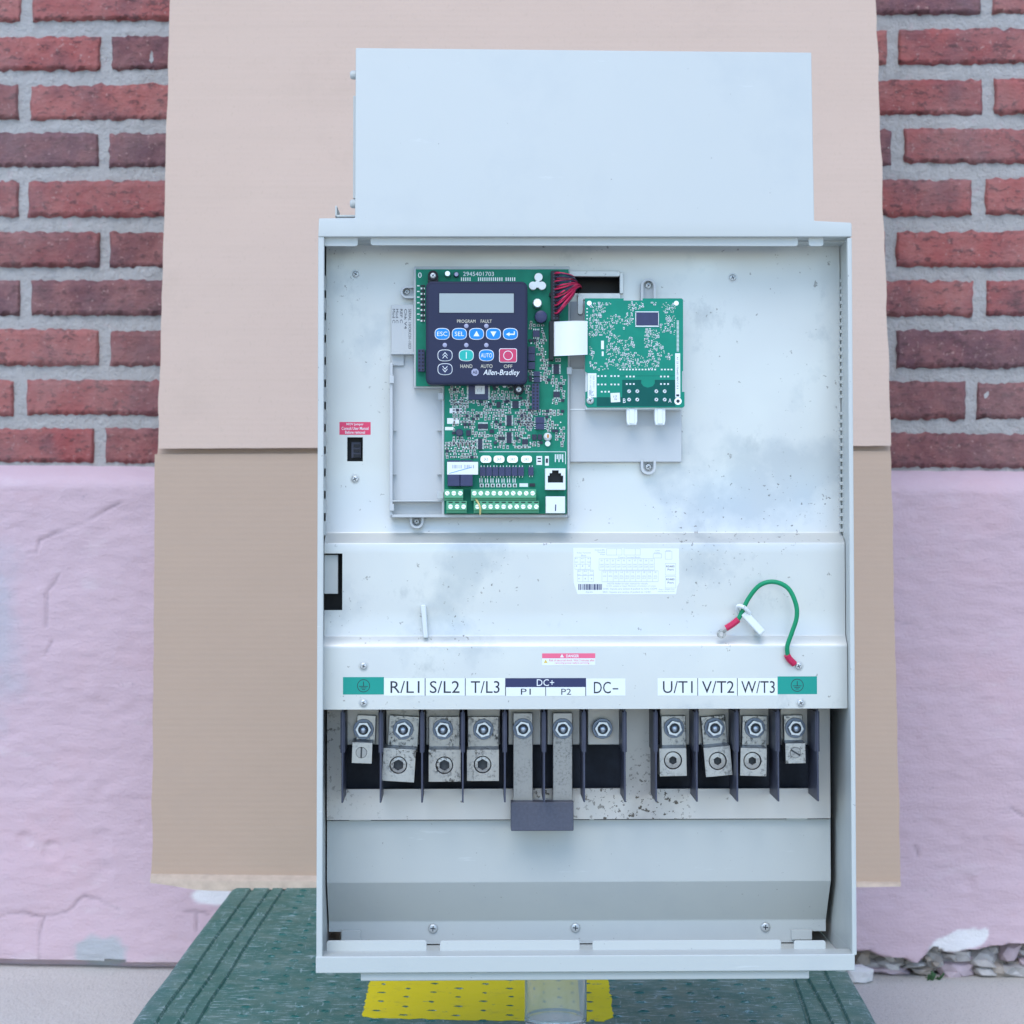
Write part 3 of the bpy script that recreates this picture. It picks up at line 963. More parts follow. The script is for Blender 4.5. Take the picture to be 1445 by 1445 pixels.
# folded sheet with rectangular holes; prof = [(z, y)] from top to bottom
def folded(x0, x1, prof, holes, th=1.2):
    mb = mm()
    prof = sorted(prof)
    def yat(z):
        for (za, ya), (zb, yb) in zip(prof[:-1], prof[1:]):
            if za <= z <= zb:
                return ya + (yb - ya) * (z - za) / (zb - za or 1)
        return prof[0][1] if z < prof[0][0] else prof[-1][1]
    xs = sorted({x0, x1} | {h[0] for h in holes} | {h[1] for h in holes})
    xs = [x for x in xs if x0 <= x <= x1]
    zs = sorted({p[0] for p in prof} | {h[2] for h in holes} | {h[3] for h in holes})
    zs = [z for z in zs if prof[0][0] <= z <= prof[-1][0]]
    def solid(i, j):
        if not (0 <= i < len(xs) - 1 and 0 <= j < len(zs) - 1):
            return False
        cx, cz = (xs[i] + xs[i + 1]) / 2, (zs[j] + zs[j + 1]) / 2
        return not any(h[0] < cx < h[1] and h[2] < cz < h[3] for h in holes)
    idx = {}
    vs, fs = [], []
    def V(i, j, b):
        if (i, j, b) not in idx:
            idx[(i, j, b)] = len(vs)
            vs.append((xs[i], yat(zs[j]) + (th if b else 0), zs[j]))
        return idx[(i, j, b)]
    for i in range(len(xs) - 1):
        for j in range(len(zs) - 1):
            if not solid(i, j):
                continue
            fs.append((V(i, j, 0), V(i + 1, j, 0), V(i + 1, j + 1, 0), V(i, j + 1, 0)))
            fs.append((V(i, j + 1, 1), V(i + 1, j + 1, 1), V(i + 1, j, 1), V(i, j, 1)))
            for (a, b_, ni, nj) in (((i, j), (i + 1, j), i, j - 1), ((i + 1, j), (i + 1, j + 1), i + 1, j), ((i + 1, j + 1), (i, j + 1), i, j + 1), ((i, j + 1), (i, j), i - 1, j)):
                if not solid(ni, nj):
                    fs.append((V(*b_, 0), V(*a, 0), V(*a, 1), V(*b_, 1)))
    mb.add(vs, fs)
    return mb

# shared small hardware, unit radius, front towards -y
def mk_screw():
    mb = MB()
    mb.lathe(0, 0, [(0.02, -0.46), (0.55, -0.45), (0.80, -0.40), (0.94, -0.26), (1.0, -0.08), (1.0, 0.05)], 20, 0)
    for a, b_ in ((.52, .10), (.10, .52)):
        mb.box(-a, a, -0.475, -0.4, -b_, b_, 1)
    return mb.mesh('screw', ['zinc', 'ink'])
SCREW = mk_screw()
mb = MB()
mb.lathe(0, 0, [(0.78, -0.06), (1.25, -0.05), (1.32, 0.02)], 20, 0)
WASH = mb.mesh('screw_washer', ['zinc'])
def screw(px, py, d, rpx, parent, name='screw', turn=None):
    x, z = q(px, py, d)
    r = rpx / PXMM * .001
    return link(name, SCREW, parent, (x * .001, d * .001, z * .001), r, (0, turn if turn is not None else rnd.uniform(0, 1.5), 0))
mb = MB()
mb.prism([(math.cos(R(60 * k + 8)), math.sin(R(60 * k + 8))) for k in range(6)], -0.62, 0.0, 0)
mb.ring(0, 0, 0.30, 0.66, -0.635, -0.5, 20, 1)
NUT = mb.mesh('hex_nut', ['nut', 'socket'], bevel=0.05, seg=2)
mb = MB()
mb.ring(0, 0, 0.45, 1.0, -0.10, 0.0, 24, 0)
WASHER = mb.mesh('washer', ['wash'], bevel=.03, seg=1)
mb = MB()
mb.lathe(0, 0, [(0.02, -1.0), (0.72, -1.0), (0.95, -0.85), (1.0, -0.6), (1.0, 0)], 16, 0)
STUD = mb.mesh('stud', ['bolt'])

# ---- enclosure
xl, xr = q(446.5, 850)[0], q(1206.5, 850)[0]
zt = q(826, 320)[1]; zb = q(826, 1369.5)[1]
DEEP = 200
top = mm()
P = lambda px, py, d=0: q(px, py, d)
tpoly = [P(449, 334), P(1202, 334), P(1202, 316), P(1200, 314), P(1149, 311.5), P(1145, 74), P(502, 67.5), P(501, 307.5), P(450, 308)]
top.prism(tpoly, 0, 20)
tc = part('top_cover', top, ['paint'], drive, bevel=2.0, seg=4)
mb = mm()
x0, z1 = P(503, 69); x1, z0 = P(1144, 330)
mb.box(x0 + .6, x1 - .2, 20.2, DEEP, z0, z1 - 1.2)
part('fan_housing', mb, ['paint'], drive, bevel=.6)
mb = mm()
x0, x1 = q(449, 330)[0], q(1201, 330)[0]
z0, z1 = q(826, 331)[1], q(826, 318)[1]
mb.box(x0 - .2, x1 + 1.6, 20.3, DEEP - .5, z0 - 2.2, z1)
part('roof_plate', mb, ['paint'], drive, bevel=.4)
# down-turned lip of the top cover, with notches
for a, b_ in ((456, 505), (523, 1126), (1141, 1162)):
    mb = mm()
    x0, x1, z0, z1 = pr(a, 330, b_, 347.5, 5.5)
    pts = rrect(x0, x1, z0, z1 + 3, 1.8, 3)
    mb.prism(pts, 5.2, 6.7)
    part('lip', mb, ['paint'], tc, bevel=.25, seg=1)
# bolts and brackets on the left flank of the fan housing
for py in (105, 287):
    mb = mm()
    x, z = q(501, py, 24)
    mb.lathe(0, 0, [(.02, -4), (2.0, -4), (3.0, -3), (3.2, -1.5), (3.2, .5)], 14)
    mb.v = [(x + y_ * .9, 26 + x_, z + z_) for x_, y_, z_ in mb.v]
    part('side_bolt', mb, ['paint'], drive)
mb = mm()
x0, x1, z0, z1 = pr(498.5, 135, 501, 280, 30)
mb.box(x0, x1 + 1, 30, 150, z0, z1)
part('side_flange', mb, ['paint'], drive, bevel=.4)
mb = mm()
x0, x1, z0, z1 = pr(473, 298, 501, 306, 26)
mb.box(x0, x1 + 1, 26, 60, z0, z0 + 1.4)
mb.box(x0, x0 + 1.3, 26, 60, z0, z1 + 4)
mb.box(x0 + 8, x1 + 1, 45, 46, z0, z1)
part('side_bracket', mb, ['paint'], drive, bevel=.3)
for px, py in ((463, 309), (1186, 315.5)):
    mb = mm()
    x, z = q(px, py)
    mb.lathe(0, 0, [(.02, 1.6), (3.5, 1.4), (5, 0)], 14)
    mb.v = [(x + x_, 12 + z_, z + y_) for x_, y_, z_ in mb.v]
    part('roof_rivet', mb, ['paint'], drive)

# side walls: hemmed front edge, thin sheet behind
for side, nm in ((-1, 'left'), (1, 'right')):
    mb = mm()
    z1 = q(826, 334.3)[1]; z0 = q(826, 1350.2)[1]
    if side < 0:
        a0, a1 = q(447.5, 850)[0], q(456, 850)[0]
        mb.box(a0, a1, 0.8, 7, z0, z1)
        mb.box(a0 + .05, a0 + 1.4, 7, DEEP, z0, z1)
        mb.box(a0 + .05, a0 + 1.4, 21.7, DEEP - .1, z0 - 9.9, z0 + 1)
    else:
        a0, a1 = q(1199.5, 850)[0], q(1206, 850)[0]
        mb.box(a0, a1, 0.8, 7, z0, z1)
        mb.box(a1 - 1.4, a1 - .05, 7, DEEP, z0, z1)
        mb.box(a1 - 1.4, a1 - .05, 21.7, DEEP - .1, z0 - 9.9, z0 + 1)
    sw = part('side_wall', mb, ['paint'], drive, bevel=.7)
    # louvre tabs between the panel and the wall
    mb = mm()
    if side < 0:
        for k in range(13):
            py = 388 + k * 31.5
            x0, x1, za, zb_ = pr(455.0, py, 459.6, py + 21, 33)
            mb.add([(x0, 30, za), (x1, 37, za), (x1, 37, zb_), (x0, 30, zb_ - 1), (x0, 30.8, za), (x1, 37.8, za), (x1, 37.8, zb_), (x0, 30.8, zb_ - 1)],
                   [(0, 1, 2, 3), (7, 6, 5, 4), (0, 4, 5, 1), (1, 5, 6, 2), (2, 6, 7, 3), (3, 7, 4, 0)])
    else:
        for k in range(34):
            py = 394 + k * (10.2 if k < 17 else 11)
            x0, x1, za, zb_ = pr(1185.5, py, 1190, py + 4.5, 36)
            mb.box(x0, x1, 35, 39, za, zb_)
    part('louvre_tab', mb, ['paint'], sw, kind='stuff')
# back sheet and a dark inner chassis
mb = mm()
mb.box(xl + 2, xr - 2, DEEP - 2, DEEP - .3, q(826, 1345)[1], q(826, 335)[1])
part('back_plate', mb, ['paint'], drive)
mb = mm()
mb.box(xl + 3, xr - 3, 120, 122, q(826, 1345)[1], q(826, 340)[1])
part('inner_chassis', mb, ['void'], drive)

# bottom tray with up-turned notched lip
mb = mm()
x0, x1, z0, z1 = pr(445.5, 1350, 1206.5, 1370, 0)
mb.box(x0, x1, 0, 21.5, z0, z1)
mb.box(x0 + .1, x1 - .1, 21.6, DEEP, z0 + .1, z0 + 1.6)
bt = part('bottom_tray', mb, ['paint'], drive, bevel=2.0, seg=3)
for a, b_ in ((461, 602), (621, 818), (836, 1102), (1120, 1165)):
    mb = mm()
    xa, xb, za, zb_ = pr(a, 1327, b_, 1341, 21)
    mb.prism(rrect(xa, xb, z1 - 2, zb_, 1.8, 3), 20, 21.5)
    part('lip', mb, ['paint'], bt, bevel=.25, seg=1)
mb = mm()
xa, xb = q(509, 1375, 4)[0], q(1142, 1375, 4)[0]
mb.box(xa, xb, 4, 185, q(826, 1383, 4)[1], z0 - .02)
part('base_plate', mb, ['paint'], drive, bevel=.8)
for px in (466, 1188):
    mb = mm()
    x = q(px, 1372, 10)[0]
    mb.lathe(0, 0, [(5.5, 0), (5.5, -2), (3.5, -3.2), (.02, -3.4)], 16)
    mb.v = [(x + x_, 16 + z_, z0 + y_) for x_, y_, z_ in mb.v]
    part('foot', mb, ['nylon'], drive)

# ---- stepped front panel
def zof(py, d):
    return q(826, py, d)[1]
prof_px = [(338, 40), (750, 40), (752, 39.6), (755, 37.5), (763, 29.5), (766, 27.4), (768.5, 27), (895, 27), (897.5, 26.6), (900, 25.3), (909, 20.8), (912, 20.1), (914.5, 20), (1000.5, 20)]
prof = [(zof(py, d), d) for py, d in prof_px]
px0, px1 = q(460, 550, 40)[0], q(1186, 550, 40)[0]
def hole(a, b_, c, e, d):
    x0, x1, z0, z1 = pr(a, b_, c, e, d)
    return (x0, x1, z0, z1)
holes = [hole(490, 617, 512, 651, 40), hole(806, 389, 874, 414, 40)]
hx = hole(440, 781, 483, 861, 27)
holes.append(hx)
fp = part('front_panel', folded(px0, px1, prof, holes), ['panel'], drive, angle=25)
# plate and dark shape in the left cut-out, jumper in its window, framed slot for the harness
mb = mm()
pbox(mb, 457.5, 783, 477, 838, 31, 32.2)
part('cutout_plate', mb, ['paint'], fp, bevel=.4)
mb = mm()
pbox(mb, 455, 775, 490, 868, 52, 54)
part('cutout_backing', mb, ['black'], fp)
mb = mm()
pbox(mb, 487, 612, 516, 656, 50, 52, 0)
pbox(mb, 496, 624, 509, 646, 45, 50, 1)
for py in (627, 634, 641):
    pbox(mb, 499, py, 508, py + 4, 44.2, 45, 0)
part('jumper', mb, ['black', 'fin'], fp)
mb = mm()
pbox(mb, 795, 380, 882, 420, 62, 64)
part('slot_backing', mb, ['black'], fp)
mb = mm()
x0, x1, z0, z1 = pr(801, 382, 875, 390, 35)
mb.prism(rrect(x0, x1, z0, z1, 1.5), 35, 39.8)
x0, x1, z0, z1 = pr(815, 413.5, 876, 423, 35)
mb.prism(rrect(x0, x1, z0, z1, 1.5), 35, 39.8)
x0, x1, z0, z1 = pr(815, 416, 823, 444, 35)
mb.prism(rrect(x0, x1, z0, z1, 1.8), 34.6, 39.8)
x0, x1, z0, z1 = pr(874.6, 384, 880, 414, 35)
mb.box(x0, x1, 36, 39.8, z0, z1)
part('slot_frame', mb, ['panel'], fp, bevel=.3, seg=1)
for px, py, d in ((502, 387, 40), (1034, 392, 40), (501, 676, 40), (513, 940, 20), (513, 992, 20), (1127, 940, 20), (1130, 992, 20)):
    screw(px, py, d - .3, 5.4, fp)
    x, z = q(px, py, d)
    link('screw_washer', WASH, fp, (x * .001, (d - .1) * .001, z * .001), 5.4 / PXMM * .001)

# labels on the panel
def label_mb():
    return mm()
LM = ['sticker', 'ink', 'ink_navy', 'lab_green', 'lab_red', 'lab_pink', 'ink_pale', 'yellow_ink', 'white']
def sticker(mb, a, b_, c, e, d, mat=0):
    pbox(mb, a, b_, c, e, d - .12, d - .01, mat)
D3, T3 = 20, 20 - .16
for name, cells in (('left', ((542, 599, 'R/L1', 551, 592), (600, 656, 'S/L2', 606.5, 648.5), (656.6, 712.6, 'T/L3', 664.5, 705))), ('right', ((928, 984, 'U/T1', 935.5, 977.5), (984.6, 1040, 'V/T2', 990.5, 1036), (1040.6, 1097, 'W/T3', 1046, 1093.5)))):
    for k, (a, b_, s, ta, tb) in enumerate(cells):
        mb = label_mb()
        sticker(mb, a, 957, b_, 981.5, D3)
        ptext(mb, s, ta, 961, tb, 978, T3, 1)
        if k:
            pline(mb, a, 957, a, 981.5, 1.0, T3, 1)
        part('terminal_label', mb, LM, fp, label='white label reading ' + s, smooth=False)
mb = label_mb()
sticker(mb, 713, 969.6, 827, 982, D3)
sticker(mb, 713, 957, 827, 969.6, D3, 2)
ptext(mb, 'DC+', 757.5, 958.5, 782, 968, T3, 8)
ptext(mb, 'P1', 735, 971.8, 749, 980.3, T3, 1)
ptext(mb, 'P2', 792, 971.8, 806, 980.3, T3, 1)
for px in (713.5, 770, 826.5):
    pline(mb, px, 969, px, 982, 1.0, T3, 1)
part('terminal_label', mb, LM, fp, label='white and navy label reading DC+ P1 P2', smooth=False)
mb = label_mb()
sticker(mb, 827.2, 957.5, 882.5, 981.5, D3)
ptext(mb, 'DC', 838, 962, 862, 978.5, T3, 1)
pline(mb, 864.5, 972, 872.5, 972, 1.8, T3, 1)
part('terminal_label', mb, LM, fp, label='white label reading DC-', smooth=False)
for a, b_, c0 in ((484, 541.7, 513), (1097.3, 1153, 1125)):
    mb = label_mb()
    t_, u_ = (955.5, 980) if a < 800 else (954.5, 979.5)
    sticker(mb, a, t_, b_, u_, D3, 3)
    x, z = q(c0, (t_ + u_) / 2, T3)
    mb.ring(x, z, 4.1, 4.55, T3, T3 + .1, 28, 1)
    mb.box(x - .25, x + .25, T3, T3 + .1, z - .4, z + 3.0, 1)
    for w_, dz in ((3.1, -.4), (2.1, -1.5), (1.1, -2.6)):
        mb.box(x - w_, x + w_, T3, T3 + .1, z + dz - .22, z + dz + .22, 1)
    part('ground_label', mb, LM, fp, label='green label with an earth symbol', smooth=False)
mb = label_mb()
sticker(mb, 765, 929, 840, 938.5, D3)
sticker(mb, 765, 922, 840, 929, D3, 5)
ptext(mb, 'DANGER', 799, 923.6, 817, 927.6, T3, 8, bold=.02)
x, z = q(793, 925.6, T3)
mb.prism([(x - 1.3, z - 1), (x + 1.3, z - 1), (x, z + 1.4)], T3, T3 + .1, 8)
x, z = q(770, 933.6, T3)
mb.prism([(x - 1.4, z - 1), (x + 1.4, z - 1), (x, z + 1.5)], T3, T3 + .1, 7)
ptext(mb, 'Risk of electrical shock. Wait 3 minutes after', 775, 930.3, 839, 933.2, T3, 4)
ptext(mb, 'removing power before servicing.', 783, 934.2, 832, 937.2, T3, 4)
part('danger_label', mb, LM, fp, label='small white and pink danger label', smooth=False)
mb = label_mb()
sticker(mb, 479, 595.5, 523, 613.5, 40, 4)
for s, a, b_, y in (('MOV Jumper', 489, 513, 596.8), ('Consult User Manual', 482, 520, 602.3), ('Before removal', 487, 515, 607.8)):
    ptext(mb, s, a, y, b_, y + 4.3, 40 - .16, 8, bold=.01)
part('jumper_label', mb, LM, fp, label='red label with white lettering above the jumper', smooth=False)
# wiring label
mb = label_mb()
D2, T2 = 27, 27 - .16
pts = [q(x, y, D2) for x, y in ((815, 838.5), (954, 838.5), (955.5, 828), (958.5, 822), (958, 774), (809, 773), (809.5, 822))]
mb.prism(pts, D2 - .12, D2 - .01, 0)
K = 8.5
lp = lambda u, v: (800 + u / K, 765 + v / K)
def ltext(s, u0, v0, u1, v1, mat=6):
    a, b_ = lp(u0, v0); c, e = lp(u1, v1)
    ptext(mb, s, a, b_, c, e, T2, mat)
def lgrid(us, vs_):
    for u in us:
        a, b_ = lp(u, vs_[0]); c, e = lp(u, vs_[-1])
        pline(mb, a, b_, c, e, .35, T2, 6)
    for v in vs_:
        a, b_ = lp(us[0], v); c, e = lp(us[-1], v)
        pline(mb, a, b_, c, e, .35, T2, 6)
lgrid([95, 158, 220, 285], [180, 265, 325]); lgrid([130, 192, 255, 320], [335, 400, 475])
lgrid([385 + 66.5 * k for k in range(11)], [200, 335]); lgrid([420 + 67.5 * k for k in range(11)], [345, 475])
lgrid([475, 595, 660], [80, 155]); lgrid([685, 820, 880], [80, 155]); lgrid([1180, 1305], [255, 395]); lgrid([1180, 1305], [410, 550]); lgrid([1035, 1135], [140, 190]); lgrid([1180, 1260], [110, 205])
ltext('Relay Terminal', 120, 120, 285, 140); ltext('Block', 170, 150, 230, 170)
ltext('Control Terminal Blocks', 615, 172, 880, 192); ltext('Control SRC', 335, 85, 455, 103); ltext('Terminal', 365, 112, 455, 130); ltext('Map', 400, 140, 455, 158)
ltext('RS485', 1192, 280, 1290, 302, 1); ltext('Port', 1208, 318, 1280, 340, 1); ltext('RS485', 1192, 435, 1290, 457, 1); ltext('Port', 1208, 475, 1280, 497, 1)
ltext('DSI', 1190, 95, 1240, 112); ltext('COM', 1060, 95, 1112, 108); ltext('CHAN', 1045, 122, 1115, 136)
ltext('NOTE: Refer to user manual for details.', 485, 488, 975, 506); ltext('0-10V, output or input. Minimum of isolation is 5 amps.', 475, 518, 1070, 538)
ltext('SNK: Inputs are active if pulled to DIG COM', 435, 550, 1078, 576); ltext('SRC: Inputs are active if pulled to +24V', 430, 588, 1005, 614)
ltext('Only 1 RS485 Port', 1100, 560, 1290, 576); ltext('may be used at a time', 1092, 584, 1290, 600); ltext('RJ45', 228, 592, 308, 610, 6)
for k in range(10):
    for (u, v) in ((385 + 66.5 * (k + .5), 222), (420 + 67.5 * (k + .5), 362)):
        ltext('%02d' % (k + (1 if v < 300 else 11)), u - 12, v - 10, u + 12, v + 8)
    for (u, v, s) in ((385 + 66.5 * (k + .5), 270, 'DIG'), (385 + 66.5 * (k + .5), 298, 'COM'), (420 + 67.5 * (k + .5), 408, 'ANL')):
        ltext(s, u - 22, v - 9, u + 22, v + 7)
    if k > 1:
        ltext('OUT', 420 + 67.5 * (k + .5) - 22, 425, 420 + 67.5 * (k + .5) + 22, 441)
for u in (115, 188, 266):
    ltext('o', u - 7, 280, u + 7, 294, 1); ltext('R1', u - 16, 190, u + 16, 204); ltext('NO', u - 20, 232, u + 20, 248)
for u in (146, 221, 296):
    ltext('o', u - 7, 431, u + 7, 445, 1); ltext('R4', u - 16, 342, u + 16, 356); ltext('NC', u - 20, 385, u + 20, 399)
u = 138
while u < 418:
    wd = rnd.choice((5, 8, 12, 16))
    a, b_ = lp(u, 503); c, e = lp(min(u + wd, 420), 573)
    pbox(mb, a, b_, c, e, T2, T2 + .05, 2)
    u += wd + rnd.choice((4, 6, 9))
part('wiring_label', mb, LM, fp, label='white wiring diagram label with a barcode', smooth=False)

# white nylon peg and cable-tie tag
def tube_px(mb, pts, rpx, mat=0, n=10, sub=6):
    P3 = []
    ctl = [Vector((q(px, py, d)[0], d, q(px, py, d)[1])) for px, py, d in pts]
    for i in range(len(ctl) - 1):
        p0, p1, p2, p3 = ctl[max(i - 1, 0)], ctl[i], ctl[i + 1], ctl[min(i + 2, len(ctl) - 1)]
        for k in range(sub):
            t = k / sub
            P3.append(0.5 * ((2 * p1) + (p2 - p0) * t + (2 * p0 - 5 * p1 + 4 * p2 - p3) * t * t + (3 * p1 - p0 - 3 * p2 + p3) * t ** 3))
    P3.append(ctl[-1])
    mb.tube(P3, rpx / PXMM, n, mat)
mb = mm()
a, b_ = q(594, 853, 27), q(604, 900, 22)
mb.add([(a[0], 17, a[1]), (a[0] + 3.6, 17, a[1]), (b_[0], 21, b_[1]), (b_[0] - 3.2, 21, b_[1]), (a[0], 26.9, a[1] - 1), (a[0] + 3.6, 26.9, a[1] - 1), (b_[0], 26.9, b_[1]), (b_[0] - 3.2, 26.9, b_[1])],
       [(0, 1, 2, 3), (7, 6, 5, 4), (0, 4, 5, 1), (1, 5, 6, 2), (2, 6, 7, 3), (3, 7, 4, 0)])
part('nylon_peg', mb, ['nylon'], fp, bevel=.7)
mb = mm()
x, z = q(1060, 876, 14)
L_, a_ = 19.5, R(-47)
ca, sa = math.cos(a_), math.sin(a_)
def rotbox(mb, cx, cz, hx_, hz_, ang, y0, y1, mat=0):
    c, s = math.cos(ang), math.sin(ang)
    mb.prism([(cx + u * c - v * s, cz + u * s + v * c) for u, v in ((-hx_, -hz_), (hx_, -hz_), (hx_, hz_), (-hx_, hz_))], y0, y1, mat)
rotbox(mb, x + 1.5, z - 1.5, L_ / 2, 2.7, a_, 14, 17, 0)
rotbox(mb, x + 6, z - 6.5, 2.2, 2.2, a_, 17, 26.9, 0)
part('tie_tag', mb, ['nylon'], fp, bevel=1.0, seg=3)
mb = mm()
tube_px(mb, [(1050, 857, 12), (1042, 855, 13), (1041, 862, 17), (1049, 868, 19)], 3.0, 0)
tube_px(mb, [(1050, 857, 12), (1054, 861, 13), (1058, 866, 15)], 3.0, 0)
part('tie_loop', mb, ['nylon'], fp)
# earth lead
mb = mm()
tube_px(mb, [(1040, 876, 17), (1046, 866, 16), (1056, 845, 14), (1072, 826, 11), (1092, 821, 9), (1112, 830, 9), (1123, 852, 9), (1124, 872, 10), (1117, 894, 12), (1111, 912, 14), (1112, 926, 16)], 3.3, 0, 12)
el = part('earth_lead', mb, ['wire_g'], drive)
mb = mm()
tube_px(mb, [(1024.5, 886.5, 17.5), (1034, 880.5, 17), (1042, 874, 16.5)], 4.6, 0, 10)
part('crimp_sleeve', mb, ['wire_r'], el)
mb = mm()
tube_px(mb, [(1110.5, 924, 15.5), (1114, 930, 16.5), (1121, 937, 17.8)], 4.8, 0, 10)
part('crimp_sleeve', mb, ['wire_r'], el)
mb = mm()
x, z = q(1018, 894.5, 18.5)
mb.ring(x, z, 1.5, 3.2, 18, 18.9, 20)
rotbox(mb, x + 2.8, z + 2.2, 2.0, 1.1, R(35), 18, 18.9)
part('ring_lug', mb, ['lug'], el, bevel=.15, seg=1)

# ---- terminal compartment
x0, x1 = q(461.5, 1080, 66)[0], q(1171.5, 1080, 66)[0]
tz1, tz0 = zof(985, 66), zof(1156, 66)
th = folded(x0, x1, [(tz0, 66), (tz1, 66)], [hole(487, 1003 - 30, 882, 1112.5, 66), hole(925, 1003 - 30, 1153, 1112.5, 66)], 4)
ts = part('terminal_housing', th, ['dirty'], drive)
mb = mm()
mb.box(x0 + 2, x1 - 2, 88, 90, tz0, tz1)
part('recess_back', mb, ['void'], ts)
for xa in (483, 537, 595.5, 653, 712.5, 768, 824.5, 882, 926, 983.5, 1040.5, 1098.5, 1154.5):
    mb = mm()
    x, _ = q(xa, 1080, 25)
    za, zb_ = zof(1132, 25), zof(1000, 25)
    mb.prism([(25, za), (30, za - .0), (67, za + 1), (67, zb_), (26, zb_)], x - .6, x + .6)
    mb.v = [(v[1], v[0], v[2]) for v in mb.v]
    zc = zof(1062, 25)
    mb.box(x - 1.5, x + 1.5, 27, 66, zc, zof(1004.5, 27))
    part('barrier', mb, ['fin'], ts, bevel=.25, seg=1)
for a, b_ in ((488, 535), (544.5, 592), (601, 649), (659, 706), (717, 764), (772, 821), (829, 876), (931, 976), (985, 1031), (1043, 1088), (1101, 1142)):
    mb = mm()
    pbox(mb, a, 992, b_, 1051, 64, 80)
    part('bus_plate', mb, ['dirty'], ts, bevel=.6)

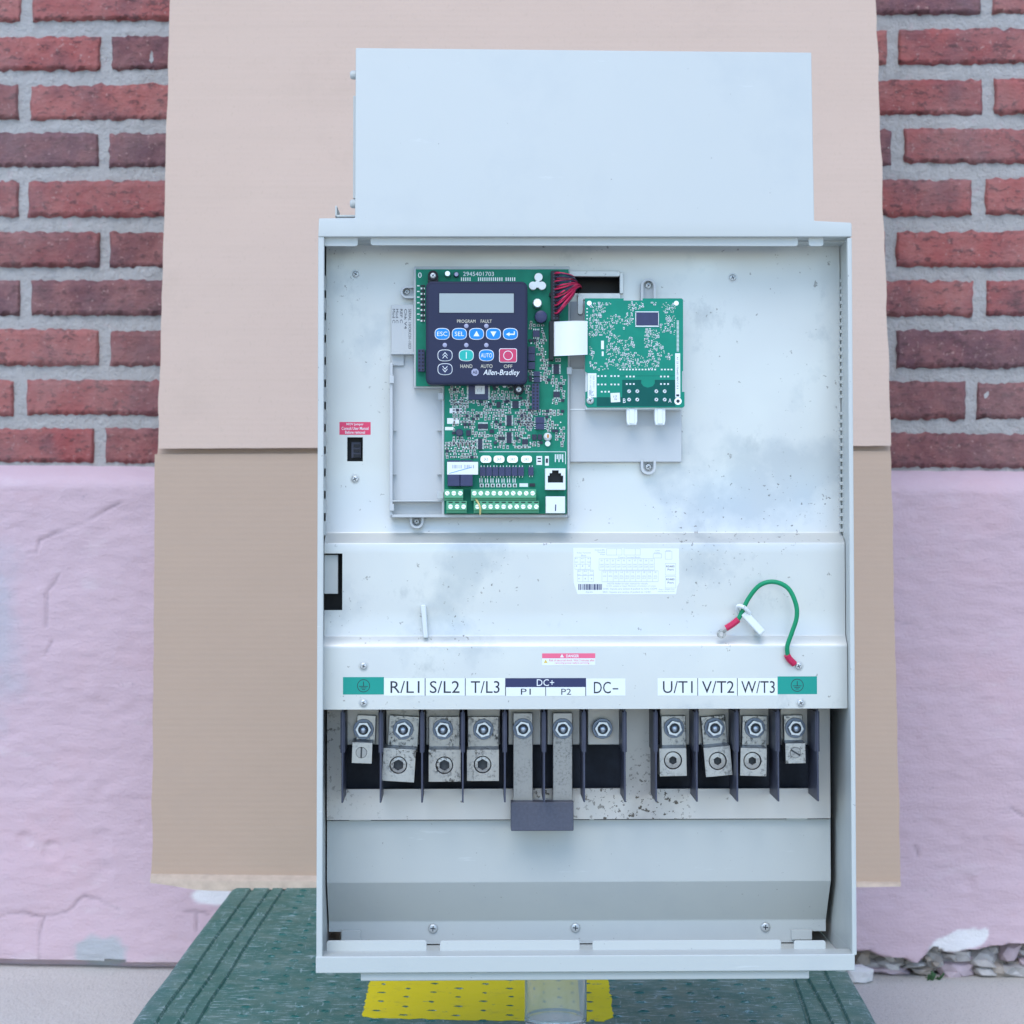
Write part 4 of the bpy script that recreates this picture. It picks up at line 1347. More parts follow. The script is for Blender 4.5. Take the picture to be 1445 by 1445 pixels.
def hexhole(mb, cx, cz, r, y0, y1, mat):
    mb.prism([(cx + r * math.cos(R(60 * k)), cz + r * math.sin(R(60 * k))) for k in range(6)], y0, y1, mat)
def add_nut(root, px, py, d, rw=14.5, rn=11.6, rb=5.0, stud=True):
    x, z = q(px, py, d)
    s = .001 / 1.96
    link('washer', WASHER, root, (x * .001, d * .001, z * .001), (rw * s, .012, rw * s), (0, rnd.uniform(0, 1), 0))
    link('nut', NUT, root, (x * .001, (d - 1.2) * .001, z * .001), (rn * s, .0062, rn * s), (0, rnd.uniform(0, 1), 0))
    link('stud', STUD, root, (x * .001, (d - 4.6) * .001, z * .001), (rb * s, .0032, rb * s))
def make_lug(label, nut, plate, block, hx_, hr, ang=0.0, mat='lug', kind='hex', d=57.0, slot=0.0):
    root = bpy.data.objects.new('terminal_lug', None)
    COL.objects.link(root)
    root.parent = drive
    root['label'] = label
    # tongue
    def rot(mb, piv):
        c, s = math.cos(ang), math.sin(ang)
        mb.v = [(piv[0] + (v[0] - piv[0]) * c - (v[2] - piv[1]) * s, v[1], piv[1] + (v[0] - piv[0]) * s + (v[2] - piv[1]) * c) for v in mb.v]
    piv = q(nut[0], nut[1], d)
    mb = mm()
    pbox(mb, *plate, d, d + 3.5)
    rot(mb, piv)
    part('tongue', mb, [mat], root, bevel=.4)
    if block:
        mb = mm()
        df = d - 14
        x0, x1, z0, z1 = pr(*block, df)
        hx0, hz0 = q(hx_[0], hx_[1], df)
        r = hr / 1.97
        n = 24
        # front face with a round bore: ring of quads from a circle to the square outline
        vs, fs = [], []
        for k in range(n):
            a = 2 * math.pi * (k + .5) / n
            c, s = math.cos(a), math.sin(a)
            vs.append((hx0 + r * c, df, hz0 + r * s))
            tx = ((x1 - hx0) if c > 0 else (x0 - hx0)) / c if abs(c) > 1e-6 else 1e9
            tz = ((z1 - hz0) if s > 0 else (z0 - hz0)) / s if abs(s) > 1e-6 else 1e9
            t = min(tx, tz)
            vs.append((hx0 + t * c, df, hz0 + t * s))
        for k in range(n):
            l = (k + 1) % n
            fs.append((2 * k, 2 * k + 1, 2 * l + 1, 2 * l))
        for cxy in ((x0, z0), (x1, z0), (x1, z1), (x0, z1)):
            ks = sorted(range(n), key=lambda k: math.hypot(vs[2 * k + 1][0] - cxy[0], vs[2 * k + 1][2] - cxy[1]))[:2]
            vs.append((cxy[0], df, cxy[1]))
            fs.append((len(vs) - 1, 2 * ks[0] + 1, 2 * ks[1] + 1))
        mb.add(vs, fs, 0)
        mb.lathe(hx0, hz0, [(r, df), (r * .97, df + .5)], n, 0)
        mb.lathe(hx0, hz0, [(r * .97, df + .5), (r * .93, df + 2.4)], n, 1)
        mb.box(x0, x1, df + .02, d + 3, z0, z0 + .02, 0)
        # body shell (four sides and back)
        mb.add([(x0, df, z0), (x1, df, z0), (x1, df, z1), (x0, df, z1), (x0, d + 3, z0), (x1, d + 3, z0), (x1, d + 3, z1 + 1.5), (x0, d + 3, z1 + 1.5)],
               [(0, 4, 5, 1), (1, 5, 6, 2), (2, 6, 7, 3), (3, 7, 4, 0), (4, 7, 6, 5)], 0)
        rot(mb, piv)
        part('block', mb, [mat, 'socket'], root, angle=30)
        mb = mm()
        if kind == 'hex':
            # set screw: annulus with a hexagon socket
            vs, fs = [], []
            for k in range(24):
                a = 2 * math.pi * k / 24
                hxr = r * (.62 if hr < 12.8 else .46) / max(math.cos(((a + R(30)) % R(60)) - R(30)), .5) * .87
                vs += [(hx0 + r * .86 * math.cos(a), df + 1.2, hz0 + r * .86 * math.sin(a)), (hx0 + hxr * math.cos(a), df + 1.0, hz0 + hxr * math.sin(a)), (hx0 + hxr * math.cos(a), df + 6, hz0 + hxr * math.sin(a))]
            for k in range(24):
                l = (k + 1) % 24
                fs += [(3 * k, 3 * l, 3 * l + 1, 3 * k + 1), (3 * k + 1, 3 * l + 1, 3 * l + 2, 3 * k + 2)]
            mb.add(vs, fs, 0)
            mb.m = [1 if k % 2 else 0 for k in range(len(mb.f))]
            mb.add([vs[3 * k + 2] for k in range(24)], [tuple(range(24))], 1)
        else:
            for sgn in (-1, 1):
                pts = []
                for k in range(11):
                    a = R(-81 + 162 * k / 10)
                    ux, uz = sgn * r * .93 * math.cos(a), r * .93 * math.sin(a)
                    pts.append((hx0 + ux * math.cos(slot) - uz * math.sin(slot), hz0 + ux * math.sin(slot) + uz * math.cos(slot)))
                if sgn < 0: pts.reverse()
                mb.prism(pts, df - .3, df + 2.4, 2)
            mb.disc(hx0, hz0, r * .9, df + .6, df + 2.4, 20, 1)
        rot(mb, piv)
        part('set_screw', mb, ['lug_dirty' if kind == 'hex' else 'lug', 'socket', 'bar'], root, smooth=False)
    add_nut(root, nut[0], nut[1], d)
    return root
make_lug('small ground lug with a slotted screw at the left end', (513, 1029), (503, 1009, 530, 1050), (498, 1048, 526, 1077), (511, 1062), 8, R(-2), kind='slot')
make_lug('tilted clean lug under R/L1', (569, 1029), (548, 1010, 591, 1060), (543, 1057, 588.5, 1103), (565, 1080), 12.6, R(-3.5))
make_lug('dirt-speckled lug under S/L2', (625, 1029), (605, 1011, 649, 1062), (605, 1058, 650, 1103), (627, 1080), 12.6, 0, 'lug_dirty')
make_lug('dirt-speckled lug under T/L3', (682, 1029), (660, 1011, 704, 1062), (659, 1058, 704, 1102), (681, 1079), 12.6, 0, 'lug_dirty')
make_lug('bare stud and nut under DC-', (850, 1028), (840, 1018, 861, 1040), None, None, 0)
make_lug('lug under U/T1', (951, 1027), (933, 1010, 968, 1060), (930, 1056, 968, 1095), (949, 1073), 13, R(1), 'lug')
make_lug('lug under V/T2 tilted to the right', (1008, 1027), (990, 1010, 1025, 1058), (990.5, 1054, 1028, 1095), (1009, 1074), 13, R(5), 'lug')
make_lug('lug under W/T3', (1065, 1027), (1047, 1010, 1083, 1060), (1046, 1056, 1083, 1095), (1063, 1074), 13, R(-1.5), 'lug')
make_lug('small ground lug with a slotted screw at the right end', (1122, 1027), (1106, 1009, 1133, 1052), (1108, 1049, 1136, 1077), (1122, 1062), 8, R(1), kind='slot', slot=R(58))
for k, (a, b_, nx_) in enumerate(((724, 752, 738), (780, 808, 794))):
    root = bpy.data.objects.new('link_bar', None)
    COL.objects.link(root)
    root.parent = drive
    mb = mm()
    pbox(mb, a, 1006, b_, 1140, 54, 57.5)
    part('bar', mb, ['bar'], root, bevel=.4)
    add_nut(root, nx_, 1028, 54)
mb = mm()
pbox(mb, 721, 1132, 809.5, 1172.5, 42, 56)
part('link_cover', mb, ['slate'], drive, bevel=.6)

# ---- lower cover
x0, x1 = q(461.5, 1200, 72)[0], q(1172, 1200, 72)[0]
prof = [(zof(py, d), d) for py, d in ((1157, 72), (1242, 72), (1244.5, 72.3), (1247, 73.2), (1296, 93.6), (1298, 94.6), (1300, 95), (1331, 95))]
lc = part('lower_cover', folded(x0, x1, prof, [hole(440, 1315, 481, 1340, 95), hole(1145, 1314, 1190, 1340, 95)]), ['paint'], drive, angle=15)
for px, py in ((611, 1310), (812, 1309), (1080, 1308)):
    screw(px, py, 94.6, 7.2, lc, turn=.1)
for a, b_, c, e in ((482, 1313, 509, 1329), (1117, 1312, 1146, 1326)):
    mb = mm()
    pbox(mb, a, b_, c, e, 92, 94.8)
    part('corner_tab', mb, ['paint'], lc, bevel=.4)
for a, b_ in ((493, 523), (832, 838), (1110, 1139)):
    mb = mm()
    pbox(mb, a, 1153.5, b_, 1158, 70.4, 71.8)
    part('edge_tab', mb, ['paint'], lc)
# ---- plastic carrier of the control boards
mb = mm()
def ppoly(mb, pts, d0, d1, mat=0):
    mb.prism([q(px, py, d0) for px, py in pts][::-1], d0, d1, mat)
ppoly(mb, [(551, 498), (584, 498), (584, 545), (626, 545), (626, 729), (551, 729)], 35, 39.8)
ppoly(mb, [(584, 376), (804, 376), (804, 730), (626, 730), (626, 545), (584, 545)], 30, 39.8)
ppoly(mb, [(804, 425), (830, 425), (830, 520), (804, 520)], 36, 39.8, 1)
ppoly(mb, [(552, 430), (584, 430), (584, 497.5), (552, 497.5)], 34, 39.8)
cb = part('board_carrier', mb, ['tray', 'tray_dk'], drive, bevel=.35, seg=1)
# raised rim of the carrier around the left bay
mb = mm()
for a, b_, c, e in ((550, 512, 554, 730), (550, 726, 801, 730), (551.5, 497, 586, 500), (623.5, 546, 627, 727), (584, 543.5, 627, 547.5), (550, 706, 626, 708), (584.5, 377, 587.2, 546)):
    pbox(mb, a, b_, c, e, 27.5, 34.9 if a < 584 or b_ > 540 else 29.9)
pbox(mb, 800.2, 520, 803.5, 728, 27, 29.9)
pbox(mb, 552, 500, 570, 516, 33, 34.9)
part('carrier_rim', mb, ['tray'], cb, bevel=.3, seg=1)
mb = mm()
for a, b_, c, e in ((549.5, 530, 556, 541), (549.5, 711, 556, 721), (618, 554, 626, 564), (617, 694, 626, 704), (800, 518, 807, 528)):
    mb = mm()
    pbox(mb, a, b_, c, e, 25.5, 27.4)
    part('carrier_clip', mb, ['tray'], cb, bevel=.3, seg=1)
for y in (606, 668):
    for a, c in ((553.5, 559), (617, 623.5)):
        mb = mm()
        pbox(mb, a, y, c, y + 1.6, 31, 34.9)
        part('carrier_rib', mb, ['tray'], cb)
# printed lines on the carrier's side tab
mb = mm()
for px, y0, y1, s in ((576.5, 436, 492, 'SERIAL 10/OKC01-1023'), (570.5, 436, 464, 'Chk V4'), (564.5, 436, 456, 'REF C'), (558.5, 436, 456, 'Mod C'), (553.8, 436, 456, 'Mod C')):
    x0, x1, z0, z1 = pr(px, y0, px + 3.6, y1, 33.9)
    put_text(mb, s, x1, x0, z0, z1, 33.9, 0, turn=True)
    mb.v[-len(text_geo(s)[0]):] = [(x0 + x1 - v[0], v[1], v[2]) for v in mb.v[-len(text_geo(s)[0]):]]
part('carrier_print', mb, ['ink'], cb, smooth=False)
# ears with screws
def ear(px, py, wpx, side, d, parent, mat, open_len):
    mb = mm()
    x, z = q(px, py, d)
    r = wpx / 2 / PXMM
    L = open_len / PXMM
    n = 12
    out, inn = [], []
    for k in range(n + 1):
        a = R(180 * k / n)
        out.append((r * math.cos(a), r * math.sin(a))); inn.append((r * .68 * math.cos(a), r * .68 * math.sin(a)))
    out = [(r, -L)] + out + [(-r, -L)]
    inn = [(r * .68, -L)] + inn + [(-r * .68, -L)]
    ang = {'up': 0, 'left': 90, 'down': 180}[side]
    c, s = math.cos(R(ang)), math.sin(R(ang))
    f = lambda p: (x + p[0] * c - p[1] * s, z + p[0] * s + p[1] * c)
    out = [f(p) for p in out]; inn = [f(p) for p in inn]
    m_ = len(out)
    vs = [(p[0], d, p[1]) for p in out] + [(p[0], d, p[1]) for p in inn] + [(p[0], d + 7, p[1]) for p in out] + [(p[0], d + 5, p[1]) for p in inn]
    fs = []
    for k in range(m_ - 1):
        fs += [(k, k + 1, m_ + k + 1, m_ + k), (k, 2 * m_ + k, 2 * m_ + k + 1, k + 1), (m_ + k, m_ + k + 1, 3 * m_ + k + 1, 3 * m_ + k)]
    fs.append(tuple(range(3 * m_, 4 * m_)))
    mb.add(vs, fs)
    part('ear', mb, [mat], parent, angle=30)
    screw(px, py, d + 4.6, wpx * .235, parent)
ear(574, 412, 18, 'left', 32.6, cb, 'tray', 11)
ear(588, 736, 20, 'down', 32.6, cb, 'tray', 9)
# right carrier plate
mb = mm()
ppoly(mb, [(804, 520), (962, 520), (962, 652), (804, 652)], 34, 39.8)
rc = part('option_carrier', mb, ['tray'], drive, bevel=.6)
mb = mm()
pbox(mb, 804, 577, 962, 579, 33.6, 34)
pbox(mb, 826, 424, 963, 577.5, 20.5, 39.8)
part('carrier_block', mb, ['nylon'], rc, bevel=.5)
ear(915, 403, 22, 'up', 32.6, rc, 'tray', 22)
ear(915, 659, 22, 'down', 32.6, rc, 'tray', 10)

# ---- control board
BD = 26.0
mb = mm()
ppoly(mb, [(587, 380), (802.5, 380), (799.5, 725), (627, 725), (627, 545), (587, 545)], BD, BD + 1.6)
board = part('control_board', mb, ['pcb'], drive, smooth=False)
def bp(name, mats, fn, bevel=0.0, label=None, **kw):
    mb = mm()
    fn(mb)
    return part(name, mb, mats, board, bevel=bevel, label=label, **kw)
CR = lambda u, v: (620 + u / 7.605, 540 + v / 7.605)
occupied = []
def ic(a, b_, c, e, h=1.6, pins='v', mat='chip', npin=None, name='chip'):
    occupied.append((a - 3, b_ - 3, c + 3, e + 3))
    def f(mb):
        pbox(mb, a, b_, c, e, BD - h, BD - .1, 0)
        if pins == 'v':
            n = npin or max(2, int((e - b_) / 2.0))
            for k in range(n):
                y = b_ + (k + .5) * (e - b_) / n
                pbox(mb, a - 2.2, y - .45, a, y + .45, BD - .5, BD - .05, 1); pbox(mb, c, y - .45, c + 2.2, y + .45, BD - .5, BD - .05, 1)
        elif pins == 'h':
            n = npin or max(2, int((c - a) / 2.0))
            for k in range(n):
                x = a + (k + .5) * (c - a) / n
                pbox(mb, x - .45, b_ - 2.2, x + .45, b_, BD - .5, BD - .05, 1); pbox(mb, x - .45, e, x + .45, e + 2.2, BD - .5, BD - .05, 1)
    bp(name, [mat, 'solder'], f)
ic(661, 538, 689, 564, 2.2, 'v', 'chip2', 14)
ic(674.6, 598, 688.4, 605, 1.6, 'h', 'chip', 8)
ic(715, 586, 722, 600.5, 1.6, 'v', 'chip', 8)
ic(715, 610, 722, 625, 1.6, 'v', 'chip', 8)
ic(674.6, 619, 680.5, 634, 1.6, 'v', 'chip', 8)
ic(723, 566, 732, 576, 1.6, 'v', 'chip', 5)
ic(756, 588.6, 768, 596.8, 3, 'v', 'chip2', 3)
ic(756, 597.6, 768, 606, 3, 'v', 'chip2', 3)
ic(781, 552.5, 790, 560.5, 1.4, 'h', 'chip', 4)
ic(737, 619.5, 745, 627, 1.4, 'h', 'chip', 4)
ic(752, 466, 761.5, 475.5, 2, 'h', 'chip2', 4)
ic(781, 514, 789, 527.5, 1.6, 'v', 'chip', 7)
ic(753, 524, 762, 531, 2.4, 'v', 'chip2', 2)
ic(753, 532.2, 762, 539.5, 2.4, 'v', 'chip2', 2)
for y in (489, 499.5, 511):
    ic(745.6, y, 755, y + 9.8, 3.5, None, 'chip2')
ic(751, 613, 757, 620.5, 2, None, 'chip')
ic(759, 613, 765, 620.5, 2, None, 'chip')
ic(701, 567, 706, 575, 1.5, None, 'chip')
ic(691, 606, 697, 611, 1.5, None, 'chip')
ic(658, 607, 664, 615, 1.5, None, 'chip')
ic(745.6, 659, 752.8, 671, 2.6, 'h', 'chip2', 2)
bp('chip_label', ['sticker', 'ink_pale'], lambda mb: (pbox(mb, 670.5, 540, 684, 556, BD - 2.3, BD - 2.2, 0), ptext(mb, 'v1.4', 673, 546, 680, 553, BD - 2.33, 1)), smooth=False)
# headers
def header(a, b_, c, e, n, name='pin_header', cols=2, h=5.5):
    occupied.append((a - 2, b_ - 2, c + 2, e + 2))
    def f(mb):
        pbox(mb, a, b_, c, e, BD - h, BD - .1, 0)
        for k in range(n):
            y = b_ + (k + .5) * (e - b_) / n
            for j in range(cols):
                x = a + (j + .5) * (c - a) / cols
                pbox(mb, x - 1.2, y - 1.2, x + 1.2, y + 1.2, BD - h - .05, BD - h + .1, 1)
    bp(name, ['chip2', 'black'], f, bevel=0)
header(750.5, 541, 761, 578, 8)
header(589.5, 493, 599, 524, 6, cols=2, h=4)
def f(mb):
    pbox(mb, 777.6, 382, 789.5, 452.5, BD - 9, BD - .1, 0)
    pbox(mb, 775, 413, 778, 418, BD - 6, BD - .2, 0)
    for k in range(16):
        y = 384.5 + k * 4.2
        pbox(mb, 780.5, y, 783.2, y + 2.6, BD - 9.1, BD - 8.9, 1); pbox(mb, 784.6, y, 787.3, y + 2.6, BD - 9.1, BD - 8.9, 1)
bp('harness_connector', ['black', 'fin'], f, bevel=.25, seg=1)
occupied.append((770, 380, 803, 505))
# harness wires
for k in range(22):
    col = 'wire_r' if (k // 2) % 2 == (k % 2) else 'wire_k'
    py = 386 + (k // 2) * 5.6 + (k % 2) * 1.5
    ex, ey_ = 819 - abs(k - 13) * .55 + rnd.uniform(-2, 2), 396 + k * .55 + rnd.uniform(-1.5, 1.5)
    mb = mm()
    lift = 10 + rnd.uniform(-2, 6)
    tube_px(mb, [(783 + (k % 2) * 3, py, 17), (787 + (k % 2) * 2.5, py - 1, BD - 10 - lift * .45), (797 + rnd.uniform(-1, 1), py * .75 + ey_ * .25 - 2.0, BD - 9 - lift * .75), (808, py * .35 + ey_ * .65 - 2.5, BD - 4 - lift * .6), (ex - 1, ey_, 30), (ex + 1, ey_ + 3, 55)], 1.25, 0, 6, 5)
    part('wire', mb, [col], board)
# electrolytic cans and other tall parts
def can(px, py, rpx, h, mats, name='capacitor', top=None):
    occupied.append((px - rpx - 2, py - rpx - 2, px + rpx + 2, py + rpx + 2))
    x, z = q(px, py, BD - h)
    r = rpx / PXMM
    mb = mm()
    mb.lathe(x, z, [(.02, BD - h), (r * .82, BD - h), (r * .97, BD - h + .4), (r, BD - h + 1), (r, BD - .1)], 22, 0)
    if top:
        mb.disc(x, z, r * .74, BD - h - .05, BD - h + .05, 20, 1)
    return part(name, mb, mats, board)
can(758.4, 427.4, 6.6, 9, ['can'])
can(763.5, 446.6, 9, 8, ['chip2'], 'inductor')
can(631.5, 386, 4.2, 6, ['can']); can(644, 387, 3.8, 5, ['chip2', 'led'], top=True)
can(648.3, 610.3, 5.5, 4, ['chip2', 'fin'], 'capacitor', True)
can(699, 624.5, 2.4, 3, ['fin'])
can(712, 544, 3, 3, ['nylon'], 'oscillator')
mb = mm()
for px, py in ((752.2, 403), (764.8, 403), (760, 391)):
    x, z = q(px, py, BD - 5)
    mb.disc(x, z, 2.9, BD - 5, BD - .1, 18, 0)
x, z = q(758.5, 401, BD - 5)
mb.disc(x, z, 2.4, BD - 5.02, BD - .1, 12, 0)
part('standoff_clip', mb, ['nylon'], board)
def f(mb):
    x, z = q(773, 616, BD - 4)
    mb.lathe(x, z, [(.02, BD - 5), (1.6, BD - 4.6), (2.8, BD - 3), (3.0, BD - .1)], 16, 0)
    mb.disc(x, z - 5, 1.9, BD - 3, BD - .1, 12, 0)
    mb.disc(x + .1, z + .3, 1.5, BD - 5.1, BD - 4.8, 10, 1, rx=.9)
bp('varistor', ['nylon', 'copper'], f)
occupied.append((764, 608, 781, 632))
# relay pair with a bar-code sticker
def f(mb):
    pbox(mb, 631.5, 649.5, 648.8, 686, BD - 9, BD - .1, 0); pbox(mb, 649.4, 649.5, 667, 686, BD - 9, BD - .1, 0)
rl = bp('relay', ['chip2'], f, bevel=.3, seg=1)
def f(mb):
    pbox(mb, 631, 651.8, 674.6, 669.6, BD - 9.2, BD - 9.05, 0)
    for k in range(16):
        if rnd.random() < .8:
            pbox(mb, 636 + k * 2.1, 656, 636 + k * 2.1 + rnd.choice((.5, .9, 1.3)), 661, BD - 9.23, BD - 9.21, 1)
    for k in range(24):
        pbox(mb, 634 + k * 1.3, 667.5 - k * .36, 635.4 + k * 1.3, 668.3 - k * .36, BD - 9.24, BD - 9.22, 2)
bp('relay_sticker', ['sticker', 'ink_pale', 'btn'], f, smooth=False)
occupied.append((626, 646, 678, 690))
for cx_ in (685.7, 704.2, 723.2, 743):
    def f(mb, cx_=cx_):
        x0, x1, z0, z1 = pr(cx_ - 7.6, 643, cx_ + 7.6, 653, BD - 3)
        mb.prism(rrect(x0, x1, z0, z1, 2.0), BD - 3, BD - .1, 0)
        ptext(mb, '24.0', cx_ - 3, 646, cx_ + 3, 650, BD - 3.04, 1)
    bp('crystal', ['can', 'ink'], f, bevel=.3, seg=1)
for k in range(7):
    ic(677 + k * 9, 659, 685.2 + k * 9, 671.5, 2.8, 'h', 'chip2', 2, 'opto_coupler')
occupied.append((672, 636, 760, 690))
# screw terminal blocks
def tblock(name, a, b_, c, e, n, first, step, sy, slots):
    def f(mb):
        pbox(mb, a, b_, c, e - 4, BD - 9, BD - .1, 0)
        pbox(mb, a, e - 4.2, c, e, BD - 6.5, BD - .1, 0)
        for k in range(n):
            px, py = first + step * k, sy
            x, z = q(px, py, BD - 9)
            mb.ring(x, z, 1.62, 2.0, BD - 9.05, BD - 8.9, 16, 2)
            mb.disc(x, z, 1.6, BD - 9.25, BD - 9, 16, 1)
            rotbox(mb, x, z, 1.45, .16, rnd.uniform(-1.2, .3), BD - 9.32, BD - 9.2, 2)
            if slots:
                pbox(mb, px - 3, b_ + 1.0, px + 3, b_ + 2.6, BD - 9.06, BD - 8.9, 3)
    bp(name, ['tb', 'can', 'tb', 'black'], f)
u = lambda v: 620 + v / 7.605
tblock('terminal_block', 626.8, 690.5, 653.5, 706.3, 3, u(85), 70 / 7.605, 696, False)
tblock('terminal_block', 630, 707, 658.5, 723.5, 3, u(120), 70 / 7.605, 715, True)
tblock('terminal_block', 664.7, 690.5, 756.5, 706.3, 10, u(375), 69.6 / 7.605, 696, False)
tblock('terminal_block', 668.6, 707, 760.5, 723.5, 10, u(410), 70 / 7.605, 715, True)
occupied.append((624, 686, 766, 726))
mb = mm()
tube_px(mb, [(671.5, 704.5, BD - 6), (675, 710, BD - 11), (677.5, 717, BD - 12), (677.5, 726, BD - 10)], 1.4, 0, 8)
part('loose_wire', mb, ['wire_y'], board)
# jack sockets
def f(mb):
    x0, x1, z0, z1 = pr(769.5, 661, 798, 691, BD - 11)
    P_ = lambda px, py: q(px, py, BD - 11)
    hp = [(773, 681), (773, 671), (775.5, 671), (775.5, 667.5), (779, 667.5), (779, 663.5), (788.5, 663.5), (788.5, 667.5), (792, 667.5), (792, 671), (795, 671), (795, 681)]
    hp = [P_(*p) for p in hp]
    # frame around the stepped opening: three bars plus steps
    pbox(mb, 769.5, 661, 798, 663.5, BD - 11, BD - .1, 0); pbox(mb, 769.5, 681, 798, 691, BD - 11, BD - .1, 0)
    pbox(mb, 769.5, 663.5, 773, 681, BD - 11, BD - .1, 0); pbox(mb, 795, 663.5, 798, 681, BD - 11, BD - .1, 0)
    pbox(mb, 773, 663.5, 775.5, 671, BD - 11, BD - .1, 0); pbox(mb, 792, 663.5, 795, 671, BD - 11, BD - .1, 0)
    pbox(mb, 775.5, 663.5, 779, 667.5, BD - 11, BD - .1, 0); pbox(mb, 788.5, 663.5, 792, 667.5, BD - 11, BD - .1, 0)
    pbox(mb, 772, 663, 796, 682, BD - 3, BD - 1, 1)
bp('jack_socket', ['nylon', 'black'], f)
def f(mb):
    pbox(mb, 770.3, 700.5, 797.5, 724, BD - 11, BD - .1, 0)
    x, z = q(784, 716.5, BD - 11)
    rotbox(mb, x, z, .5, 2.4, R(-3), BD - 11.1, BD - 10.9, 1)
bp('jack_socket', ['nylon', 'ink_navy'], f, bevel=.3, seg=1, label='white capped jack socket with a pen mark')
occupied.append((766, 656, 800, 726))
# silkscreen print
def f(mb):
    ptext(mb, '2945401703', 653.5, 383.5, 697, 389.5, BD - .08, 0)
    ptext(mb, '0', 590, 384.5, 595, 392, BD - .08, 0)
    for k in range(26):
        if k not in (5, 6, 7, 20):
            pbox(mb, 650.5 + k * 3, 391.5, 652 + k * 3, 396.5, BD - .15, BD - .02, 0)
    for k in range(7):
        pbox(mb, 588.5, 402.5 + k * 8, 592, 404 + k * 8, BD - .12, BD - .02, 0)
    for k in range(14):
        pbox(mb, 593.5, 402 + k * 3.8, 599.5, 404.4 + k * 3.8, BD - .8, BD - .02, 0 if k % 2 else 1)
        pbox(mb, 596, 402 + k * 3.8, 598, 404.4 + k * 3.8, BD - 1.2, BD - .02, 1)
    pbox(mb, 622 + 8, 632.8, 799, 633.6, BD - .1, BD - .02, 0) if False else None
    pline(mb, 676, 637.5, 798, 637.5, .8, BD - .1, 0)
    pline(mb, 798, 637.5, 798, 655, .8, BD - .1, 0)
    for k in range(5):
        pbox(mb, 783 + k * 2.6, 641, 784.3 + k * 2.6, 652 - (k % 2) * 4, BD - .1, BD - .02, 0)
    pbox(mb, 757, 643.5, 765, 656, BD - .1, BD - .02, 0); pbox(mb, 769, 643.5, 774.5, 657, BD - .1, BD - .02, 0)
    pbox(mb, 758.5, 646, 763.5, 648, BD - .14, BD - .02, 1); pbox(mb, 758.5, 650, 763.5, 652, BD - .14, BD - .02, 1); pbox(mb, 770.3, 647, 773.2, 653, BD - .6, BD - .02, 1)
    for (a, b_, c, e) in ((634.5, 576, 652, 583), (631, 590, 648, 598), (628, 602.5, 640, 607)):
        pbox(mb, a, b_, c, e, BD - .1, BD - .02, 0)
    for (a, b_, c, e) in ((733, 682, 745, 687),):
        pbox(mb, a, b_, c, e, BD - .1, BD - .02, 0)
    pbox(mb, 747, 682, 755, 686.5, BD - 1, BD - .02, 1)
    for k in range(7):
        pbox(mb, 676.5 + k * 7.8, 675, 677.8 + k * 7.8, 681, BD - .2, BD - .02, 0); pbox(mb, 679.5 + k * 7.8, 675, 680.8 + k * 7.8, 681, BD - .2, BD - .02, 0)
        pbox(mb, 677 + k * 7.8, 682.5, 682.5 + k * 7.8, 687.5, BD - .2, BD - .02, 0); pbox(mb, 678.5 + k * 7.8, 683.5, 681 + k * 7.8, 686.5, BD - 1, BD - .02, 1)
bp('silkscreen', ['white', 'ink'], f, smooth=False, kind='stuff')
# small surface-mount parts: far too many to count
def smd(mb, regs, occ, pitch, d, dens, seed, mats=(0, 1, 2, 3)):
    r0 = random.Random(seed)
    for (a, b_, c, e) in regs:
        y = b_
        while y < e:
            x = a + r0.uniform(0, 2)
            while x < c:
                dn = dens * (1.25 if noise.noise(Vector((x * .06, y * .06, seed))) > -.22 else .3)
                if r0.random() < dn and not any(o[0] < x < o[2] and o[1] < y < o[3] for o in occ):
                    w_, h_ = (r0.uniform(4.0, 6.0), r0.uniform(2.3, 3.2))
                    if r0.random() < .42: w_, h_ = h_ * 1.2, w_ * .9
                    hz = w_ > h_
                    k = r0.random()
                    if k < .82:      # white outline pads with a body between
                        pbox(mb, x - w_ / 2, y - h_ / 2, x + w_ / 2, y + h_ / 2, d - .12, d - .02, 0)
                        m = mats[1] if r0.random() < .55 else mats[2]
                        if hz: pbox(mb, x - w_ * .20, y - h_ * .30, x + w_ * .20, y + h_ * .30, d - .8, d - .1, m)
                        else: pbox(mb, x - w_ * .30, y - h_ * .20, x + w_ * .30, y + h_ * .20, d - .8, d - .1, m)
                    elif k < .93:
                        pbox(mb, x - .8, y - .8, x + .8, y + .8, d - .3, d - .02, mats[3])
                    else:
                        pbox(mb, x - 2.2, y - 1.8, x + 2.2, y + 1.8, d - 1.0, d - .05, 1)
                x += pitch * r0.uniform(.85, 1.3)
            y += pitch * .80 * r0.uniform(.9, 1.1)
mb = mm()
smd(mb, [(640, 567, 752, 634), (652, 545, 748, 566), (735, 580, 796, 632), (630, 625, 672, 648), (748, 455, 776, 540), (779, 508, 797, 570), (636, 546, 650, 572)], occupied, 5.0, BD, .80, 3)
part('surface_mount_parts', mb, ['pad', 'chip', 'smd_tan', 'solder'], board, kind='stuff', smooth=False)

